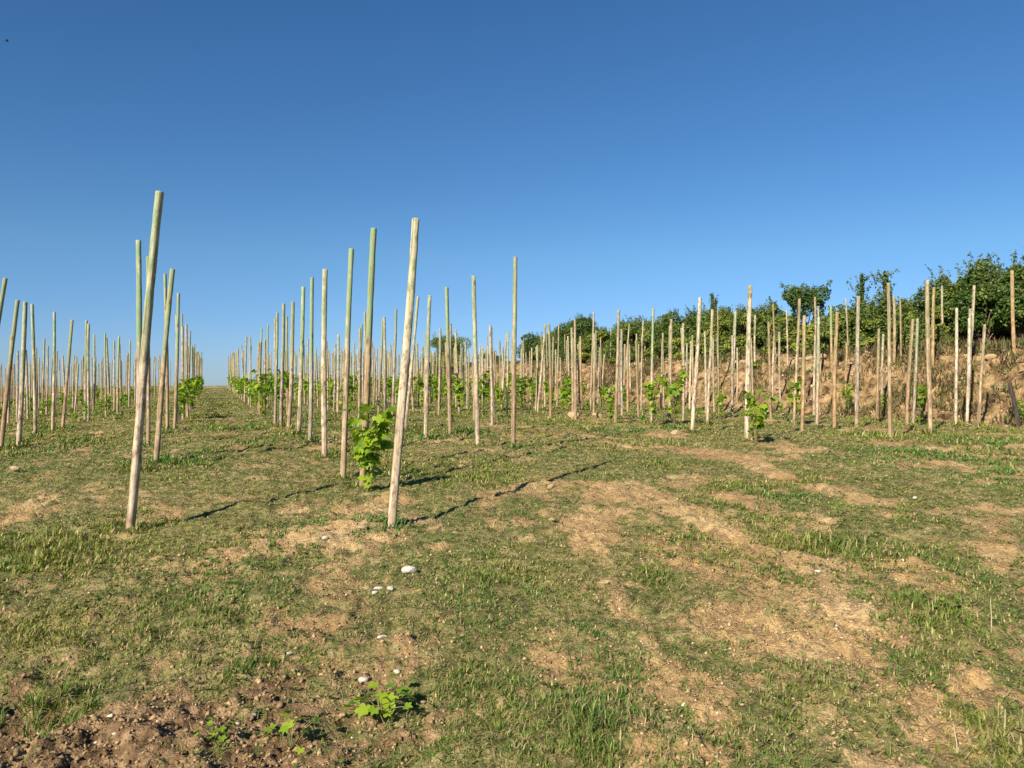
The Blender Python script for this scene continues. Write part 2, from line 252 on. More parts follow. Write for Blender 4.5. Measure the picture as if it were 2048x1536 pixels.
FARPOSTS = [(5.24,14,12),(4.67,15.26,12),(-7.15,16.5,7),(-5.03,16.5,8),(-2.7,16.5,9),(-0.42,16.5,10),(8.57,16.56,14),(6.56,16.66,13),(12.92,17,19),(1.45,17.64,11),(3.9,17.66,12),(-0.87,17.72,10),(-3.36,17.89,9),(10.63,18,19),(6.03,18.06,13),(0.94,18.86,11),(-8.02,18.9,7),(-1.53,19.11,10),(-3.79,19.21,9),(-0.45,19.26,15),(5.51,19.42,13),(10.03,19.97,19),(1.57,20.0,16),(6.23,20.01,18),(-8.39,20.06,7),(2.87,20.18,12),(-13.51,20.2,5),(-6.45,20.21,8),(-1.92,20.33,10),(7.07,20.38,14),(11.32,20.4,19),(-1.0,20.61,15),(5.18,20.69,13),(3.73,20.91,17),(-0.13,21.26,11),(-13.93,21.43,5),(5.71,21.44,18),(-6.98,21.45,8),(2.27,21.49,12),(-2.45,21.65,10),(-1.49,21.87,15),(4.48,22.1,13),(3.3,22.1,17),(8.82,22.16,19),(-14.42,22.58,5),(0.69,22.58,16),(-9.55,22.75,7),(1.83,22.77,12),(5.33,22.8,18),(-2.91,22.93,10),(-5.28,22.97,9),(6.01,23.03,14),(-1.85,23.09,15),(10.07,23.24,19),(3.91,23.46,13),(-14.84,23.77,5),(-7.81,23.85,8),(6.96,24,19),(1.21,24.11,12),(-5.73,24.12,9),(-3.44,24.12,10),(4.64,24.22,18),(8.28,24.32,19),(3.55,24.65,13),(2.23,24.75,17),(-1.44,24.95,11),(-15.37,25.11,5),(-10.46,25.15,7),(-13.07,25.17,6),(-0.37,25.19,16),(-6.14,25.3,9),(-2.91,25.49,15),(4.16,25.54,18),(-3.93,25.56,10),(5.06,25.82,14),(3.0,26.04,13),(-1.89,26.21,11),(7.49,26.25,19),(-13.5,26.31,6),(-15.86,26.4,5),(-8.93,26.49,8),(-6.63,26.5,9),(-1.0,26.54,16),(-3.21,26.63,15),(5.99,26.65,19),(-4.34,26.7,10),(0.3,26.75,12),(3.65,26.79,18),(4.41,27.09,14),(1.17,27.43,17),(8.47,27.43,19),(-11.37,27.55,7),(-2.56,27.64,11),(-13.99,27.7,6),(-16.43,27.85,5),(-3.74,27.92,15),(-5.01,28.07,10),(-0.36,28.18,12),(3.03,28.22,18),(6.28,28.47,19),(3.94,28.48,14),(5.19,28.48,19),(0.69,28.61,17),(-9.81,28.88,8),(-7.62,28.9,9),(-1.89,28.94,16),(-3.05,29.05,11),(-5.39,29.25,10),(-19.51,29.33,4),(-4.39,29.36,15),(2.57,29.53,18),(-0.92,29.63,12),(1.54,29.64,13),(0.32,29.83,17),(3.31,29.87,14),(-10.37,30.05,8),(-14.98,30.15,6),(-8.08,30.22,9),(-2.36,30.23,16),(-17.43,30.28,5),(4.63,30.28,19),(-3.59,30.41,11),(-5.89,30.55,10),(7.31,30.63,19),(-19.88,30.65,4),(-1.27,30.77,12),(-4.85,30.78,15),(1.07,30.95,13),(2.0,30.97,18),(5.62,31.06,19),(-12.73,31.11,7),(-0.19,31.24,17),(2.73,31.26,14),(-15.51,31.5,6),(-3.98,31.59,11),(-17.92,31.62,5),(-2.97,31.62,16),(-8.68,31.64,9),(-6.52,31.97,10),(-20.48,32.05,4),(-1.8,32.07,12),(1.62,32.13,18),(-5.57,32.16,15),(0.63,32.17,13),(-13.28,32.41,7),(2.37,32.5,14),(-0.75,32.65,17),(-18.41,32.81,5),(-11.33,32.81,8),(-4.5,32.85,11),(3.79,32.88,19),(-16.01,32.93,6),(-3.4,33.0,16),(4.73,33.25,19),(-20.92,33.28,4),(1.11,33.31,18),(-6.98,33.34,10),(0.05,33.38,13),(-2.24,33.41,12),(-5.85,33.5,15),(-13.8,33.64,7),(1.89,33.74,14),(-18.84,33.95,5),(-11.85,33.97,8),(-1.39,34.0,17),(-9.52,34.04,9),(-16.57,34.23,6),(-3.98,34.36,16),(-7.51,34.51,10),(-21.57,34.68,4),(0.51,34.76,18),(-2.78,34.77,12),(-0.38,34.77,13),(-6.54,34.85,15),(6.04,34.93,19),(-14.19,34.94,7),(1.38,34.94,14),(3.19,35.08,19),(-19.32,35.09,5),(-10.0,35.2,9),(-5.49,35.25,11),(-12.28,35.39,8),(-17.02,35.48,6),(-4.44,35.61,16),(3.85,35.63,19),(-7.9,35.88,10),(-3.35,35.91,12),(-22.02,36.09,4),(-7.08,36.11,15),(-0.98,36.21,13),(-0.02,36.21,18),(-14.75,36.27,7),(-19.7,36.32,5),(0.85,36.33,14),(-2.31,36.4,17),(-5.93,36.41,11),(-10.61,36.61,9),(-17.52,36.65,6),(-12.88,36.66,8),(-4.93,36.99,16),(-3.86,37.13,12),(-8.56,37.16,10),(2.11,37.33,19),(-0.43,37.39,18),(-22.64,37.42,4),(-1.47,37.43,13),(-7.45,37.5,15),(0.4,37.55,14),(-6.33,37.57,11),(-15.23,37.58,7),(4.77,37.62,19),(-2.77,37.71,17),(-20.34,37.77,5),(-25.08,37.79,3),(-11.04,37.81,9),(2.66,37.89,19),(-17.98,37.97,6),(-13.48,38.07,8),(-5.41,38.25,16),(-8.99,38.32,10),(-4.22,38.33,12),(-8.02,38.66,15),(-1.97,38.69,13),(-6.84,38.74,11),(-0.06,38.74,14),(-1.04,38.76,18),(-23.17,38.86,4),(-15.75,38.89,7),(-3.25,38.92,17),(-25.62,38.95,3),(-11.44,38.96,9),(-20.68,38.97,5),(1.22,39.21,19),(-18.53,39.29,6),(-13.92,39.29,8),(-4.7,39.48,12),(-6.08,39.59,16),(-9.42,39.65,10),(-0.53,39.87,14),(-8.49,40.01,15),(-2.52,40.02,13),(-7.4,40.12,11),(-25.96,40.15,3),(-23.64,40.15,4),(-3.76,40.15,17),(-16.21,40.25,7),(-11.95,40.29,9),(-21.39,40.41,5),(-14.29,40.43,8),(1.85,40.44,19),(-6.56,40.83,16),(-9.94,40.94,10),(-0.99,41.03,14),(-1.98,41.16,18),(-7.81,41.3,11),(-2.97,41.3,13),(-8.96,41.3,15),(-26.56,41.33,3),(-24.18,41.48,4),(-4.21,41.48,17),(-16.85,41.52,7),(-14.86,41.64,8),(-19.42,41.69,6),(-12.63,41.69,9),(-5.73,41.88,12),(2.85,41.92,19),(-0.09,42.03,19),(-10.4,42.17,10),(-6.98,42.2,16),(-1.47,42.23,14),(-3.5,42.5,13),(-9.53,42.55,15),(-26.97,42.56,3),(-8.32,42.6,11),(-4.73,42.69,17),(-17.27,42.75,7),(-22.23,42.81,5),(-15.27,42.92,8),(-13.01,42.96,9),(-6.07,43.06,12),(0.62,43.1,19),(-10.91,43.43,10),(-7.48,43.46,16),(-1.93,43.47,14),(-2.92,43.56,18),(-3.98,43.78,13),(-0.82,43.87,19),(-25.08,43.88,4),(-27.53,43.9,3),(-8.79,43.93,11),(-10.01,43.93,15),(-17.81,43.95,7),(-20.49,44.09,6),(-15.83,44.18,8),(-22.89,44.21,5),(-6.64,44.47,12),(-11.37,44.65,10),(-8.0,44.76,16),(-2.53,44.83,14),(1.75,44.95,19),(-4.5,45.05,13),(-5.72,45.09,17),(-9.4,45.22,11),(-18.29,45.29,7),(-25.67,45.3,4),(0.01,45.3,19),(-28.09,45.34,3),(-16.25,45.35,8),(-14.09,45.36,9),(-10.52,45.37,15),(-20.98,45.47,6),(-7.21,45.82,12),(-1.57,45.83,19),(-11.91,45.92,10),(-3.77,45.96,18),(-3.02,46.14,14),(-30.86,46.15,2),(-8.59,46.16,16),(-6.18,46.3,17),(-4.96,46.34,13),(-9.89,46.45,11),(-28.47,46.5,3),(-14.55,46.54,9),(-23.77,46.61,5),(-21.42,46.62,6),(-26.23,46.69,4),(-18.83,46.7,7),(-11.02,46.7,15),(-16.8,46.73,8),(-7.57,46.99,12),(-0.74,47.05,19),(-12.37,47.07,10),(-3.39,47.34,14),(-9.07,47.44,16),(-5.45,47.47,13),(-31.39,47.57,2),(-6.67,47.58,17),(-10.3,47.8,11),(-26.61,47.82,4),(-19.35,47.88,7),(-24.26,47.92,5),(-14.97,47.94,9),(-11.62,48.0,15),(-21.92,48.03,6),(-2.31,48.05,19),(-17.33,48.09,8),(-12.82,48.26,10),(-8.06,48.28,12),(-4.78,48.36,18),(-9.51,48.58,16),(-3.82,48.67,14),(-6.0,48.81,13),(-31.78,48.9,2),(-29.48,48.9,3),(-7.16,48.9,17),(-27.15,48.96,4),(-24.78,49.16,5),(-10.9,49.17,11),(-15.51,49.25,9),(-1.58,49.3,19),(-17.77,49.31,8),(-22.4,49.38,6),(-12.1,49.39,15),(-13.31,49.47,10),(-8.66,49.62,12),(-3.1,49.68,19),(-10.01,49.72,16),(-4.41,49.81,14),(-6.43,50.05,13),(-32.32,50.07,2),(-7.61,50.09,17),(-27.57,50.1,4),(-20.23,50.28,7),(-25.31,50.3,5),(-15.88,50.39,9),(-11.39,50.41,11),(-18.38,50.62,8),(-5.73,50.76,18),(-12.66,50.78,15),(-23.02,50.79,6),(-13.82,50.85,10),(-10.46,51.01,16),(-4.85,51.13,14),(-32.83,51.25,2),(-30.38,51.3,3),(-6.98,51.31,13),(-25.68,51.5,5),(-28.09,51.51,4),(-8.26,51.53,17),(-11.88,51.65,11),(-16.43,51.7,9),(-6.15,51.92,18),(-18.97,52.0,8),(-9.43,52.02,12),(-13.25,52.08,15),(-14.31,52.12,10),(-5.39,52.32,14),(-11.05,52.41,16),(-30.82,52.52,3),(-21.18,52.68,7),(-7.49,52.68,13),(-8.7,52.71,17),(-26.14,52.83,5),(-28.65,52.9,4),(-12.48,52.97,11),(-17.03,53.09,9),(-23.9,53.19,6),(-6.66,53.2,18),(-14.85,53.36,10),(-13.71,53.38,15),(-10.12,53.41,12),(-19.41,53.43,8),(-5.87,53.52,14),(-33.67,53.65,2),(-11.65,53.7,16),(-21.65,53.81,7),(-31.46,53.86,3),(-29.03,54.04,4),(-26.72,54.08,5),(-9.19,54.09,17),(-36.24,54.12,1),(-7.96,54.13,13),(-12.94,54.24,11),(-7.09,54.4,18),(-17.42,54.47,9),(-15.22,54.53,10),(-14.14,54.55,15),(-24.48,54.6,6),(-10.63,54.65,12),(-19.99,54.8,8),(-6.38,54.84,14),(-12.05,54.98,16),(-22.14,55.02,7),(-34.2,55.07,2),(-31.97,55.27,3),(-8.45,55.31,13),(-36.66,55.32,1),(-27.29,55.32,5),(-29.64,55.49,4),(-13.44,55.58,11),(-7.64,55.63,18),(-18.08,55.72,9),(-24.96,55.75,6),(-15.82,55.97,10),(-14.73,56.0,15),(-12.52,56.19,16),(-6.95,56.21,14),(-20.5,56.22,8),(-22.58,56.28,7),(-34.83,56.38,2),(-10.08,56.49,17),(-27.61,56.52,5),(-32.55,56.64,3),(-8.95,56.69,13),(-30.27,56.84,4),(-8.08,56.86,18),(-13.92,56.98,11),(-11.62,57.05,12),(-18.58,57.06,9),(-25.52,57.17,6),(-16.41,57.25,10),(-15.22,57.29,15),(-7.48,57.49,14),(-23.0,57.5,7),(-21.09,57.55,8),(-37.71,57.72,1),(-10.55,57.72,17),(-28.17,57.88,5),(-32.94,57.93,3),(-9.51,58.13,13),(-30.72,58.19,4),(-8.53,58.24,18),(-19.08,58.36,9),(-14.46,58.36,11),(-12.19,58.48,12),(-15.75,58.49,15),(-25.95,58.57,6),(-13.4,58.59,16),(-16.8,58.63,10),(-35.67,58.78,2),(-8.0,58.79,14),(-38.13,58.89,1),(-21.53,58.89,8),(-11.13,58.9,17),(-33.36,59.08,3),(-28.64,59.17,5),(-10.05,59.33,13),(-9.04,59.47,18),(-15.13,59.8,11),(-23.99,59.9,7),(-17.33,59.96,10),(-13.97,59.96,16),(-26.44,59.99,6),(-38.76,60.19,1),(-36.25,60.21,2),(-11.57,60.22,17),(-22.08,60.29,8),(-29.16,60.43,5),(-33.99,60.49,3),(-31.62,60.59,4),(-9.56,60.62,18),(-10.64,60.71,13),(-20.0,60.76,9),(-13.07,60.88,12),(-16.7,60.89,15),(-15.5,60.96,11)]
N_FAR = 214
ROWLAB = [
 ('thin distant stake in the crowded rows at the far left', 'distant stakes at the far left'),
 ('thin distant stake in the crowded rows at the far left', 'distant stakes at the far left'),
 ('thin distant stake in the crowded rows at the far left', 'distant stakes at the far left'),
 ('thin distant stake in the crowded rows at the far left', 'distant stakes at the far left'),
 ('thin distant stake in the crowded rows at the far left', 'distant stakes at the far left'),
 ('thin distant stake in the crowded rows at the far left', 'distant stakes at the far left'),
 ('thin distant stake continuing the second row left of the corridor', 'distant stakes of the second row left'),
 ('thin distant stake at the far end of the row left of the corridor', 'distant stakes of the row left of the corridor'),
 ('thin distant stake at the far end of the row right of the corridor', 'distant stakes of the row right of the corridor'),
 ('thin distant stake behind the central ones, against the sky', 'distant stakes behind the central ones'),
 ('thin distant stake left of the brown bank below the low bushes', 'distant stakes left of the bank'),
 ('thin distant stake left of the brown bank below the low bushes', 'distant stakes left of the bank'),
 ('thin distant stake close along the foot of the brown bank', 'distant stakes along the foot of the bank'),
 ('thin distant stake close along the foot of the brown bank', 'distant stakes along the foot of the bank'),
 ('thin distant stake close along the foot of the brown bank', 'distant stakes along the foot of the bank'),
 ('thin distant stake left of the brown bank below the low bushes', 'distant stakes left of the bank'),
 ('thin distant stake close along the foot of the brown bank', 'distant stakes along the foot of the bank'),
 ('thin distant stake close along the foot of the brown bank', 'distant stakes along the foot of the bank'),
 ('thin distant stake close along the foot of the brown bank', 'distant stakes along the foot of the bank'),
 ('thin stake planted up on the top of the brown bank', 'stakes up on the bank'),
]
VINES = [
 (-1.351, 7.32, 1.0, True, 'lush knee high grapevine with dark trunk at the foot of the brown green topped stake', None),
 (-1.044, 13.603, 0.62, False, 'small isolated grapevine below a green topped stake left of centre', None),
 (-11.733, 22.071, 0.55, False, 'low bright green grapevine between short stakes at far left', None),
 (3.524, 11.238, 0.95, True, 'lush green grapevine hiding the foot of the brightest tall stake on the right', None),
 (1.405, 20.934, 0.9, False, 'slim upright grapevine, first one right of the central grey stake', None),
 (1.93, 20.073, 0.5, False, 'very low grapevine next to an orange clod right of centre', None),
 (2.276, 17.817, 0.95, False, 'yellowish slim grapevine at the tall tan stake over low bushes', None),
 (2.878, 15.819, 1.05, False, 'bushy bright grapevine under the hedge, at a pale stake', None),
 (3.325, 15.908, 1.25, False, 'tallest slim grapevine beside a tan stake right of centre', None),
 (5.932, 16.244, 1.2, False, 'yellow green grapevine below the flat topped tree', None),
 (5.085, 18.945, 0.8, False, 'thin yellowish grapevine by the grey stake near the hedge spike', None),
 (8.376, 19.262, 1.0, False, 'dark green grapevine beside the orange brown stake', None),
 (8.728, 16.62, 1.0, False, 'dark grapevine beside the lone brown stake', None),
 (6.716, 19.42, 0.5, False, 'low olive grapevine left of the flat topped tree', None),
 (9.004, 18.708, 0.5, False, 'low olive grapevine among the brown stakes of the right group', None),
 (0.092, 23.803, 0.8, False, 'grapevine at the foot of a short stake next to the central grey stake', None),
 (-0.842, 26.632, 0.9, False, 'grapevine left of the short pale stake near the centre', None),
 (10.163, 15.413, 0.6, False, 'small grapevine cut by the right edge at the foot of the bank', None),
 (-15.488, 24.396, 0.5, False, 'dark green low grapevine near the left edge', None),
 (-14.754, 24.406, 0.7, False, 'dark green grapevine beside the straight pale stake at left', None),
 (-10.554, 18.717, 0.35, False, 'tiny dark grapevine by a leaning stake at left', None),
 (-10.911, 25.356, 0.6, False, 'dark grapevine at the foot of the short brown stake in the left row', None),
 (-20.15, 31.15, 0.75, False, 'distant young grapevine in the crowded rows at the far left', 'grapevines in the crowded rows at the far left'),
 (-21.17, 33.85, 0.84, False, 'distant young grapevine in the crowded rows at the far left', 'grapevines in the crowded rows at the far left'),
 (-21.73, 35.2, 0.68, False, 'distant young grapevine in the crowded rows at the far left', 'grapevines in the crowded rows at the far left'),
 (-22.29, 36.55, 0.82, False, 'distant young grapevine in the crowded rows at the far left', 'grapevines in the crowded rows at the far left'),
 (-22.73, 37.9, 0.65, False, 'distant young grapevine in the crowded rows at the far left', 'grapevines in the crowded rows at the far left'),
 (-23.28, 39.25, 0.85, False, 'distant young grapevine in the crowded rows at the far left', 'grapevines in the crowded rows at the far left'),
 (-24.04, 41.41, 0.6, False, 'distant young grapevine in the crowded rows at the far left', 'grapevines in the crowded rows at the far left'),
 (-25.09, 43.57, 0.75, False, 'distant young grapevine in the crowded rows at the far left', 'grapevines in the crowded rows at the far left'),
 (-25.97, 45.73, 0.62, False, 'distant young grapevine in the crowded rows at the far left', 'grapevines in the crowded rows at the far left'),
 (-26.61, 47.89, 0.62, False, 'distant young grapevine in the crowded rows at the far left', 'grapevines in the crowded rows at the far left'),
 (-27.48, 50.05, 0.58, False, 'distant young grapevine in the crowded rows at the far left', 'grapevines in the crowded rows at the far left'),
 (-28.39, 52.21, 0.76, False, 'distant young grapevine in the crowded rows at the far left', 'grapevines in the crowded rows at the far left'),
 (-29.13, 54.37, 0.89, False, 'distant young grapevine in the crowded rows at the far left', 'grapevines in the crowded rows at the far left'),
 (-30.01, 56.53, 0.71, False, 'distant young grapevine in the crowded rows at the far left', 'grapevines in the crowded rows at the far left'),
 (-13.49, 20.35, 0.79, False, 'distant young grapevine in the crowded rows at the far left', 'grapevines in the crowded rows at the far left'),
 (-14.68, 23.05, 0.63, False, 'distant young grapevine in the crowded rows at the far left', 'grapevines in the crowded rows at the far left'),
 (-15.15, 24.4, 0.92, False, 'distant young grapevine in the crowded rows at the far left', 'grapevines in the crowded rows at the far left'),
 (-16.22, 27.1, 0.66, False, 'distant young grapevine in the crowded rows at the far left', 'grapevines in the crowded rows at the far left'),
 (-16.86, 28.45, 0.59, False, 'distant young grapevine in the crowded rows at the far left', 'grapevines in the crowded rows at the far left'),
 (-17.26, 29.8, 0.84, False, 'distant young grapevine in the crowded rows at the far left', 'grapevines in the crowded rows at the far left'),
 (-17.83, 31.15, 0.7, False, 'distant young grapevine in the crowded rows at the far left', 'grapevines in the crowded rows at the far left'),
 (-18.87, 33.85, 0.91, False, 'distant young grapevine in the crowded rows at the far left', 'grapevines in the crowded rows at the far left'),
 (-19.31, 35.2, 0.58, False, 'distant young grapevine in the crowded rows at the far left', 'grapevines in the crowded rows at the far left'),
 (-19.89, 36.55, 0.65, False, 'distant young grapevine in the crowded rows at the far left', 'grapevines in the crowded rows at the far left'),
 (-20.32, 37.9, 0.69, False, 'distant young grapevine in the crowded rows at the far left', 'grapevines in the crowded rows at the far left'),
 (-20.93, 39.25, 0.84, False, 'distant young grapevine in the crowded rows at the far left', 'grapevines in the crowded rows at the far left'),
 (-21.77, 41.41, 0.84, False, 'distant young grapevine in the crowded rows at the far left', 'grapevines in the crowded rows at the far left'),
 (-23.45, 45.73, 0.83, False, 'distant young grapevine in the crowded rows at the far left', 'grapevines in the crowded rows at the far left'),
 (-24.33, 47.89, 0.66, False, 'distant young grapevine in the crowded rows at the far left', 'grapevines in the crowded rows at the far left'),
 (-26.06, 52.21, 0.7, False, 'distant young grapevine in the crowded rows at the far left', 'grapevines in the crowded rows at the far left'),
 (-26.7, 54.37, 0.64, False, 'distant young grapevine in the crowded rows at the far left', 'grapevines in the crowded rows at the far left'),
 (-10.43, 19.0, 0.64, False, 'distant young grapevine continuing the second row left of the corridor', 'grapevines continuing the second row left of the corridor'),
 (-12.13, 23.05, 0.58, False, 'distant young grapevine continuing the second row left of the corridor', 'grapevines continuing the second row left of the corridor'),
 (-12.7, 24.4, 0.79, False, 'distant young grapevine continuing the second row left of the corridor', 'grapevines continuing the second row left of the corridor'),
 (-13.7, 27.1, 0.63, False, 'distant young grapevine continuing the second row left of the corridor', 'grapevines continuing the second row left of the corridor'),
 (-14.28, 28.45, 0.77, False, 'distant young grapevine continuing the second row left of the corridor', 'grapevines continuing the second row left of the corridor'),
 (-14.8, 29.8, 0.6, False, 'distant young grapevine continuing the second row left of the corridor', 'grapevines continuing the second row left of the corridor'),
 (-15.38, 31.15, 0.71, False, 'distant young grapevine continuing the second row left of the corridor', 'grapevines continuing the second row left of the corridor'),
 (-16.52, 33.85, 0.82, False, 'distant young grapevine continuing the second row left of the corridor', 'grapevines continuing the second row left of the corridor'),
 (-17.96, 37.9, 0.76, False, 'distant young grapevine continuing the second row left of the corridor', 'grapevines continuing the second row left of the corridor'),
 (-18.49, 39.25, 0.79, False, 'distant young grapevine continuing the second row left of the corridor', 'grapevines continuing the second row left of the corridor'),
 (-19.34, 41.41, 0.58, False, 'distant young grapevine continuing the second row left of the corridor', 'grapevines continuing the second row left of the corridor'),
 (-20.24, 43.57, 0.73, False, 'distant young grapevine continuing the second row left of the corridor', 'grapevines continuing the second row left of the corridor'),
 (-21.07, 45.73, 0.74, False, 'distant young grapevine continuing the second row left of the corridor', 'grapevines continuing the second row left of the corridor'),
 (-22.69, 50.05, 0.9, False, 'distant young grapevine continuing the second row left of the corridor', 'grapevines continuing the second row left of the corridor'),
 (-23.42, 52.21, 0.76, False, 'distant young grapevine continuing the second row left of the corridor', 'grapevines continuing the second row left of the corridor'),
 (-24.41, 54.37, 0.76, False, 'distant young grapevine continuing the second row left of the corridor', 'grapevines continuing the second row left of the corridor'),
 (-7.31, 17, 1.0, False, 'distant young grapevine at the far end of the row left of the corridor', 'grapevines at the far end of the row left of the corridor'),
 (-7.85, 18.35, 1.21, False, 'distant young grapevine at the far end of the row left of the corridor', 'grapevines at the far end of the row left of the corridor'),
 (-8.34, 19.7, 1.1, False, 'distant young grapevine at the far end of the row left of the corridor', 'grapevines at the far end of the row left of the corridor'),
 (-8.91, 21.05, 0.88, False, 'distant young grapevine at the far end of the row left of the corridor', 'grapevines at the far end of the row left of the corridor'),
 (-9.47, 22.4, 0.97, False, 'distant young grapevine at the far end of the row left of the corridor', 'grapevines at the far end of the row left of the corridor'),
 (-9.79, 23.75, 1.21, False, 'distant young grapevine at the far end of the row left of the corridor', 'grapevines at the far end of the row left of the corridor'),
 (-10.41, 25.1, 1.15, False, 'distant young grapevine at the far end of the row left of the corridor', 'grapevines at the far end of the row left of the corridor'),
 (-10.96, 26.45, 1.19, False, 'distant young grapevine at the far end of the row left of the corridor', 'grapevines at the far end of the row left of the corridor'),
 (-11.43, 27.8, 1.15, False, 'distant young grapevine at the far end of the row left of the corridor', 'grapevines at the far end of the row left of the corridor'),
 (-11.98, 29.15, 0.88, False, 'distant young grapevine at the far end of the row left of the corridor', 'grapevines at the far end of the row left of the corridor'),
 (-12.61, 30.5, 0.86, False, 'distant young grapevine at the far end of the row left of the corridor', 'grapevines at the far end of the row left of the corridor'),
 (-13.04, 31.85, 1.02, False, 'distant young grapevine at the far end of the row left of the corridor', 'grapevines at the far end of the row left of the corridor'),
 (-13.4, 33.2, 1.15, False, 'distant young grapevine at the far end of the row left of the corridor', 'grapevines at the far end of the row left of the corridor'),
 (-14.1, 34.55, 1.34, False, 'distant young grapevine at the far end of the row left of the corridor', 'grapevines at the far end of the row left of the corridor'),
 (-14.58, 35.9, 0.97, False, 'distant young grapevine at the far end of the row left of the corridor', 'grapevines at the far end of the row left of the corridor'),
 (-15.12, 37.25, 0.95, False, 'distant young grapevine at the far end of the row left of the corridor', 'grapevines at the far end of the row left of the corridor'),
 (-15.66, 38.6, 1.32, False, 'distant young grapevine at the far end of the row left of the corridor', 'grapevines at the far end of the row left of the corridor'),
 (-16.5, 40.76, 1.04, False, 'distant young grapevine at the far end of the row left of the corridor', 'grapevines at the far end of the row left of the corridor'),
 (-17.45, 42.92, 1.03, False, 'distant young grapevine at the far end of the row left of the corridor', 'grapevines at the far end of the row left of the corridor'),
 (-18.19, 45.08, 0.97, False, 'distant young grapevine at the far end of the row left of the corridor', 'grapevines at the far end of the row left of the corridor'),
 (-19.1, 47.24, 1.07, False, 'distant young grapevine at the far end of the row left of the corridor', 'grapevines at the far end of the row left of the corridor'),
 (-19.9, 49.4, 0.86, False, 'distant young grapevine at the far end of the row left of the corridor', 'grapevines at the far end of the row left of the corridor'),
 (-20.73, 51.56, 0.98, False, 'distant young grapevine at the far end of the row left of the corridor', 'grapevines at the far end of the row left of the corridor'),
 (-21.6, 53.72, 1.15, False, 'distant young grapevine at the far end of the row left of the corridor', 'grapevines at the far end of the row left of the corridor'),
 (-22.37, 55.88, 1.0, False, 'distant young grapevine at the far end of the row left of the corridor', 'grapevines at the far end of the row left of the corridor'),
 (-4.91, 16.3, 1.34, False, 'distant young grapevine at the far end of the row right of the corridor', 'grapevines at the far end of the row right of the corridor'),
 (-5.32, 17.65, 1.29, False, 'distant young grapevine at the far end of the row right of the corridor', 'grapevines at the far end of the row right of the corridor'),
 (-6.07, 19.0, 1.33, False, 'distant young grapevine at the far end of the row right of the corridor', 'grapevines at the far end of the row right of the corridor'),
 (-6.53, 20.35, 1.15, False, 'distant young grapevine at the far end of the row right of the corridor', 'grapevines at the far end of the row right of the corridor'),
 (-6.98, 21.7, 1.02, False, 'distant young grapevine at the far end of the row right of the corridor', 'grapevines at the far end of the row right of the corridor'),
 (-7.6, 23.05, 0.99, False, 'distant young grapevine at the far end of the row right of the corridor', 'grapevines at the far end of the row right of the corridor'),
 (-8.06, 24.4, 1.16, False, 'distant young grapevine at the far end of the row right of the corridor', 'grapevines at the far end of the row right of the corridor'),
 (-8.65, 25.75, 1.05, False, 'distant young grapevine at the far end of the row right of the corridor', 'grapevines at the far end of the row right of the corridor'),
 (-9.12, 27.1, 0.94, False, 'distant young grapevine at the far end of the row right of the corridor', 'grapevines at the far end of the row right of the corridor'),
 (-9.62, 28.45, 1.18, False, 'distant young grapevine at the far end of the row right of the corridor', 'grapevines at the far end of the row right of the corridor'),
 (-10.09, 29.8, 1.16, False, 'distant young grapevine at the far end of the row right of the corridor', 'grapevines at the far end of the row right of the corridor'),
 (-10.81, 31.15, 1.23, False, 'distant young grapevine at the far end of the row right of the corridor', 'grapevines at the far end of the row right of the corridor'),
 (-11.21, 32.5, 1.22, False, 'distant young grapevine at the far end of the row right of the corridor', 'grapevines at the far end of the row right of the corridor'),
 (-11.83, 33.85, 0.86, False, 'distant young grapevine at the far end of the row right of the corridor', 'grapevines at the far end of the row right of the corridor'),
 (-12.31, 35.2, 1.09, False, 'distant young grapevine at the far end of the row right of the corridor', 'grapevines at the far end of the row right of the corridor'),
 (-12.88, 36.55, 1.11, False, 'distant young grapevine at the far end of the row right of the corridor', 'grapevines at the far end of the row right of the corridor'),
 (-13.23, 37.9, 1.21, False, 'distant young grapevine at the far end of the row right of the corridor', 'grapevines at the far end of the row right of the corridor'),
 (-13.9, 39.25, 0.86, False, 'distant young grapevine at the far end of the row right of the corridor', 'grapevines at the far end of the row right of the corridor'),
 (-14.73, 41.41, 0.87, False, 'distant young grapevine at the far end of the row right of the corridor', 'grapevines at the far end of the row right of the corridor'),
 (-15.55, 43.57, 1.26, False, 'distant young grapevine at the far end of the row right of the corridor', 'grapevines at the far end of the row right of the corridor'),
 (-16.38, 45.73, 1.17, False, 'distant young grapevine at the far end of the row right of the corridor', 'grapevines at the far end of the row right of the corridor'),
 (-17.18, 47.89, 0.92, False, 'distant young grapevine at the far end of the row right of the corridor', 'grapevines at the far end of the row right of the corridor'),
 (-18.14, 50.05, 1.03, False, 'distant young grapevine at the far end of the row right of the corridor', 'grapevines at the far end of the row right of the corridor'),
 (-18.96, 52.21, 0.94, False, 'distant young grapevine at the far end of the row right of the corridor', 'grapevines at the far end of the row right of the corridor'),
 (-19.71, 54.37, 1.28, False, 'distant young grapevine at the far end of the row right of the corridor', 'grapevines at the far end of the row right of the corridor'),
 (-20.51, 56.53, 0.86, False, 'distant young grapevine at the far end of the row right of the corridor', 'grapevines at the far end of the row right of the corridor'),
 (-4.29, 20.5, 1.28, False, 'distant young grapevine behind the central ones, against the sky', 'grapevines behind the central ones, against the sky'),
 (-4.72, 21.85, 0.99, False, 'distant young grapevine behind the central ones, against the sky', 'grapevines behind the central ones, against the sky'),
 (-5.41, 23.2, 1.08, False, 'distant young grapevine behind the central ones, against the sky', 'grapevines behind the central ones, against the sky'),
 (-5.87, 24.55, 1.22, False, 'distant young grapevine behind the central ones, against the sky', 'grapevines behind the central ones, against the sky'),
 (-6.34, 25.9, 1.15, False, 'distant young grapevine behind the central ones, against the sky', 'grapevines behind the central ones, against the sky'),
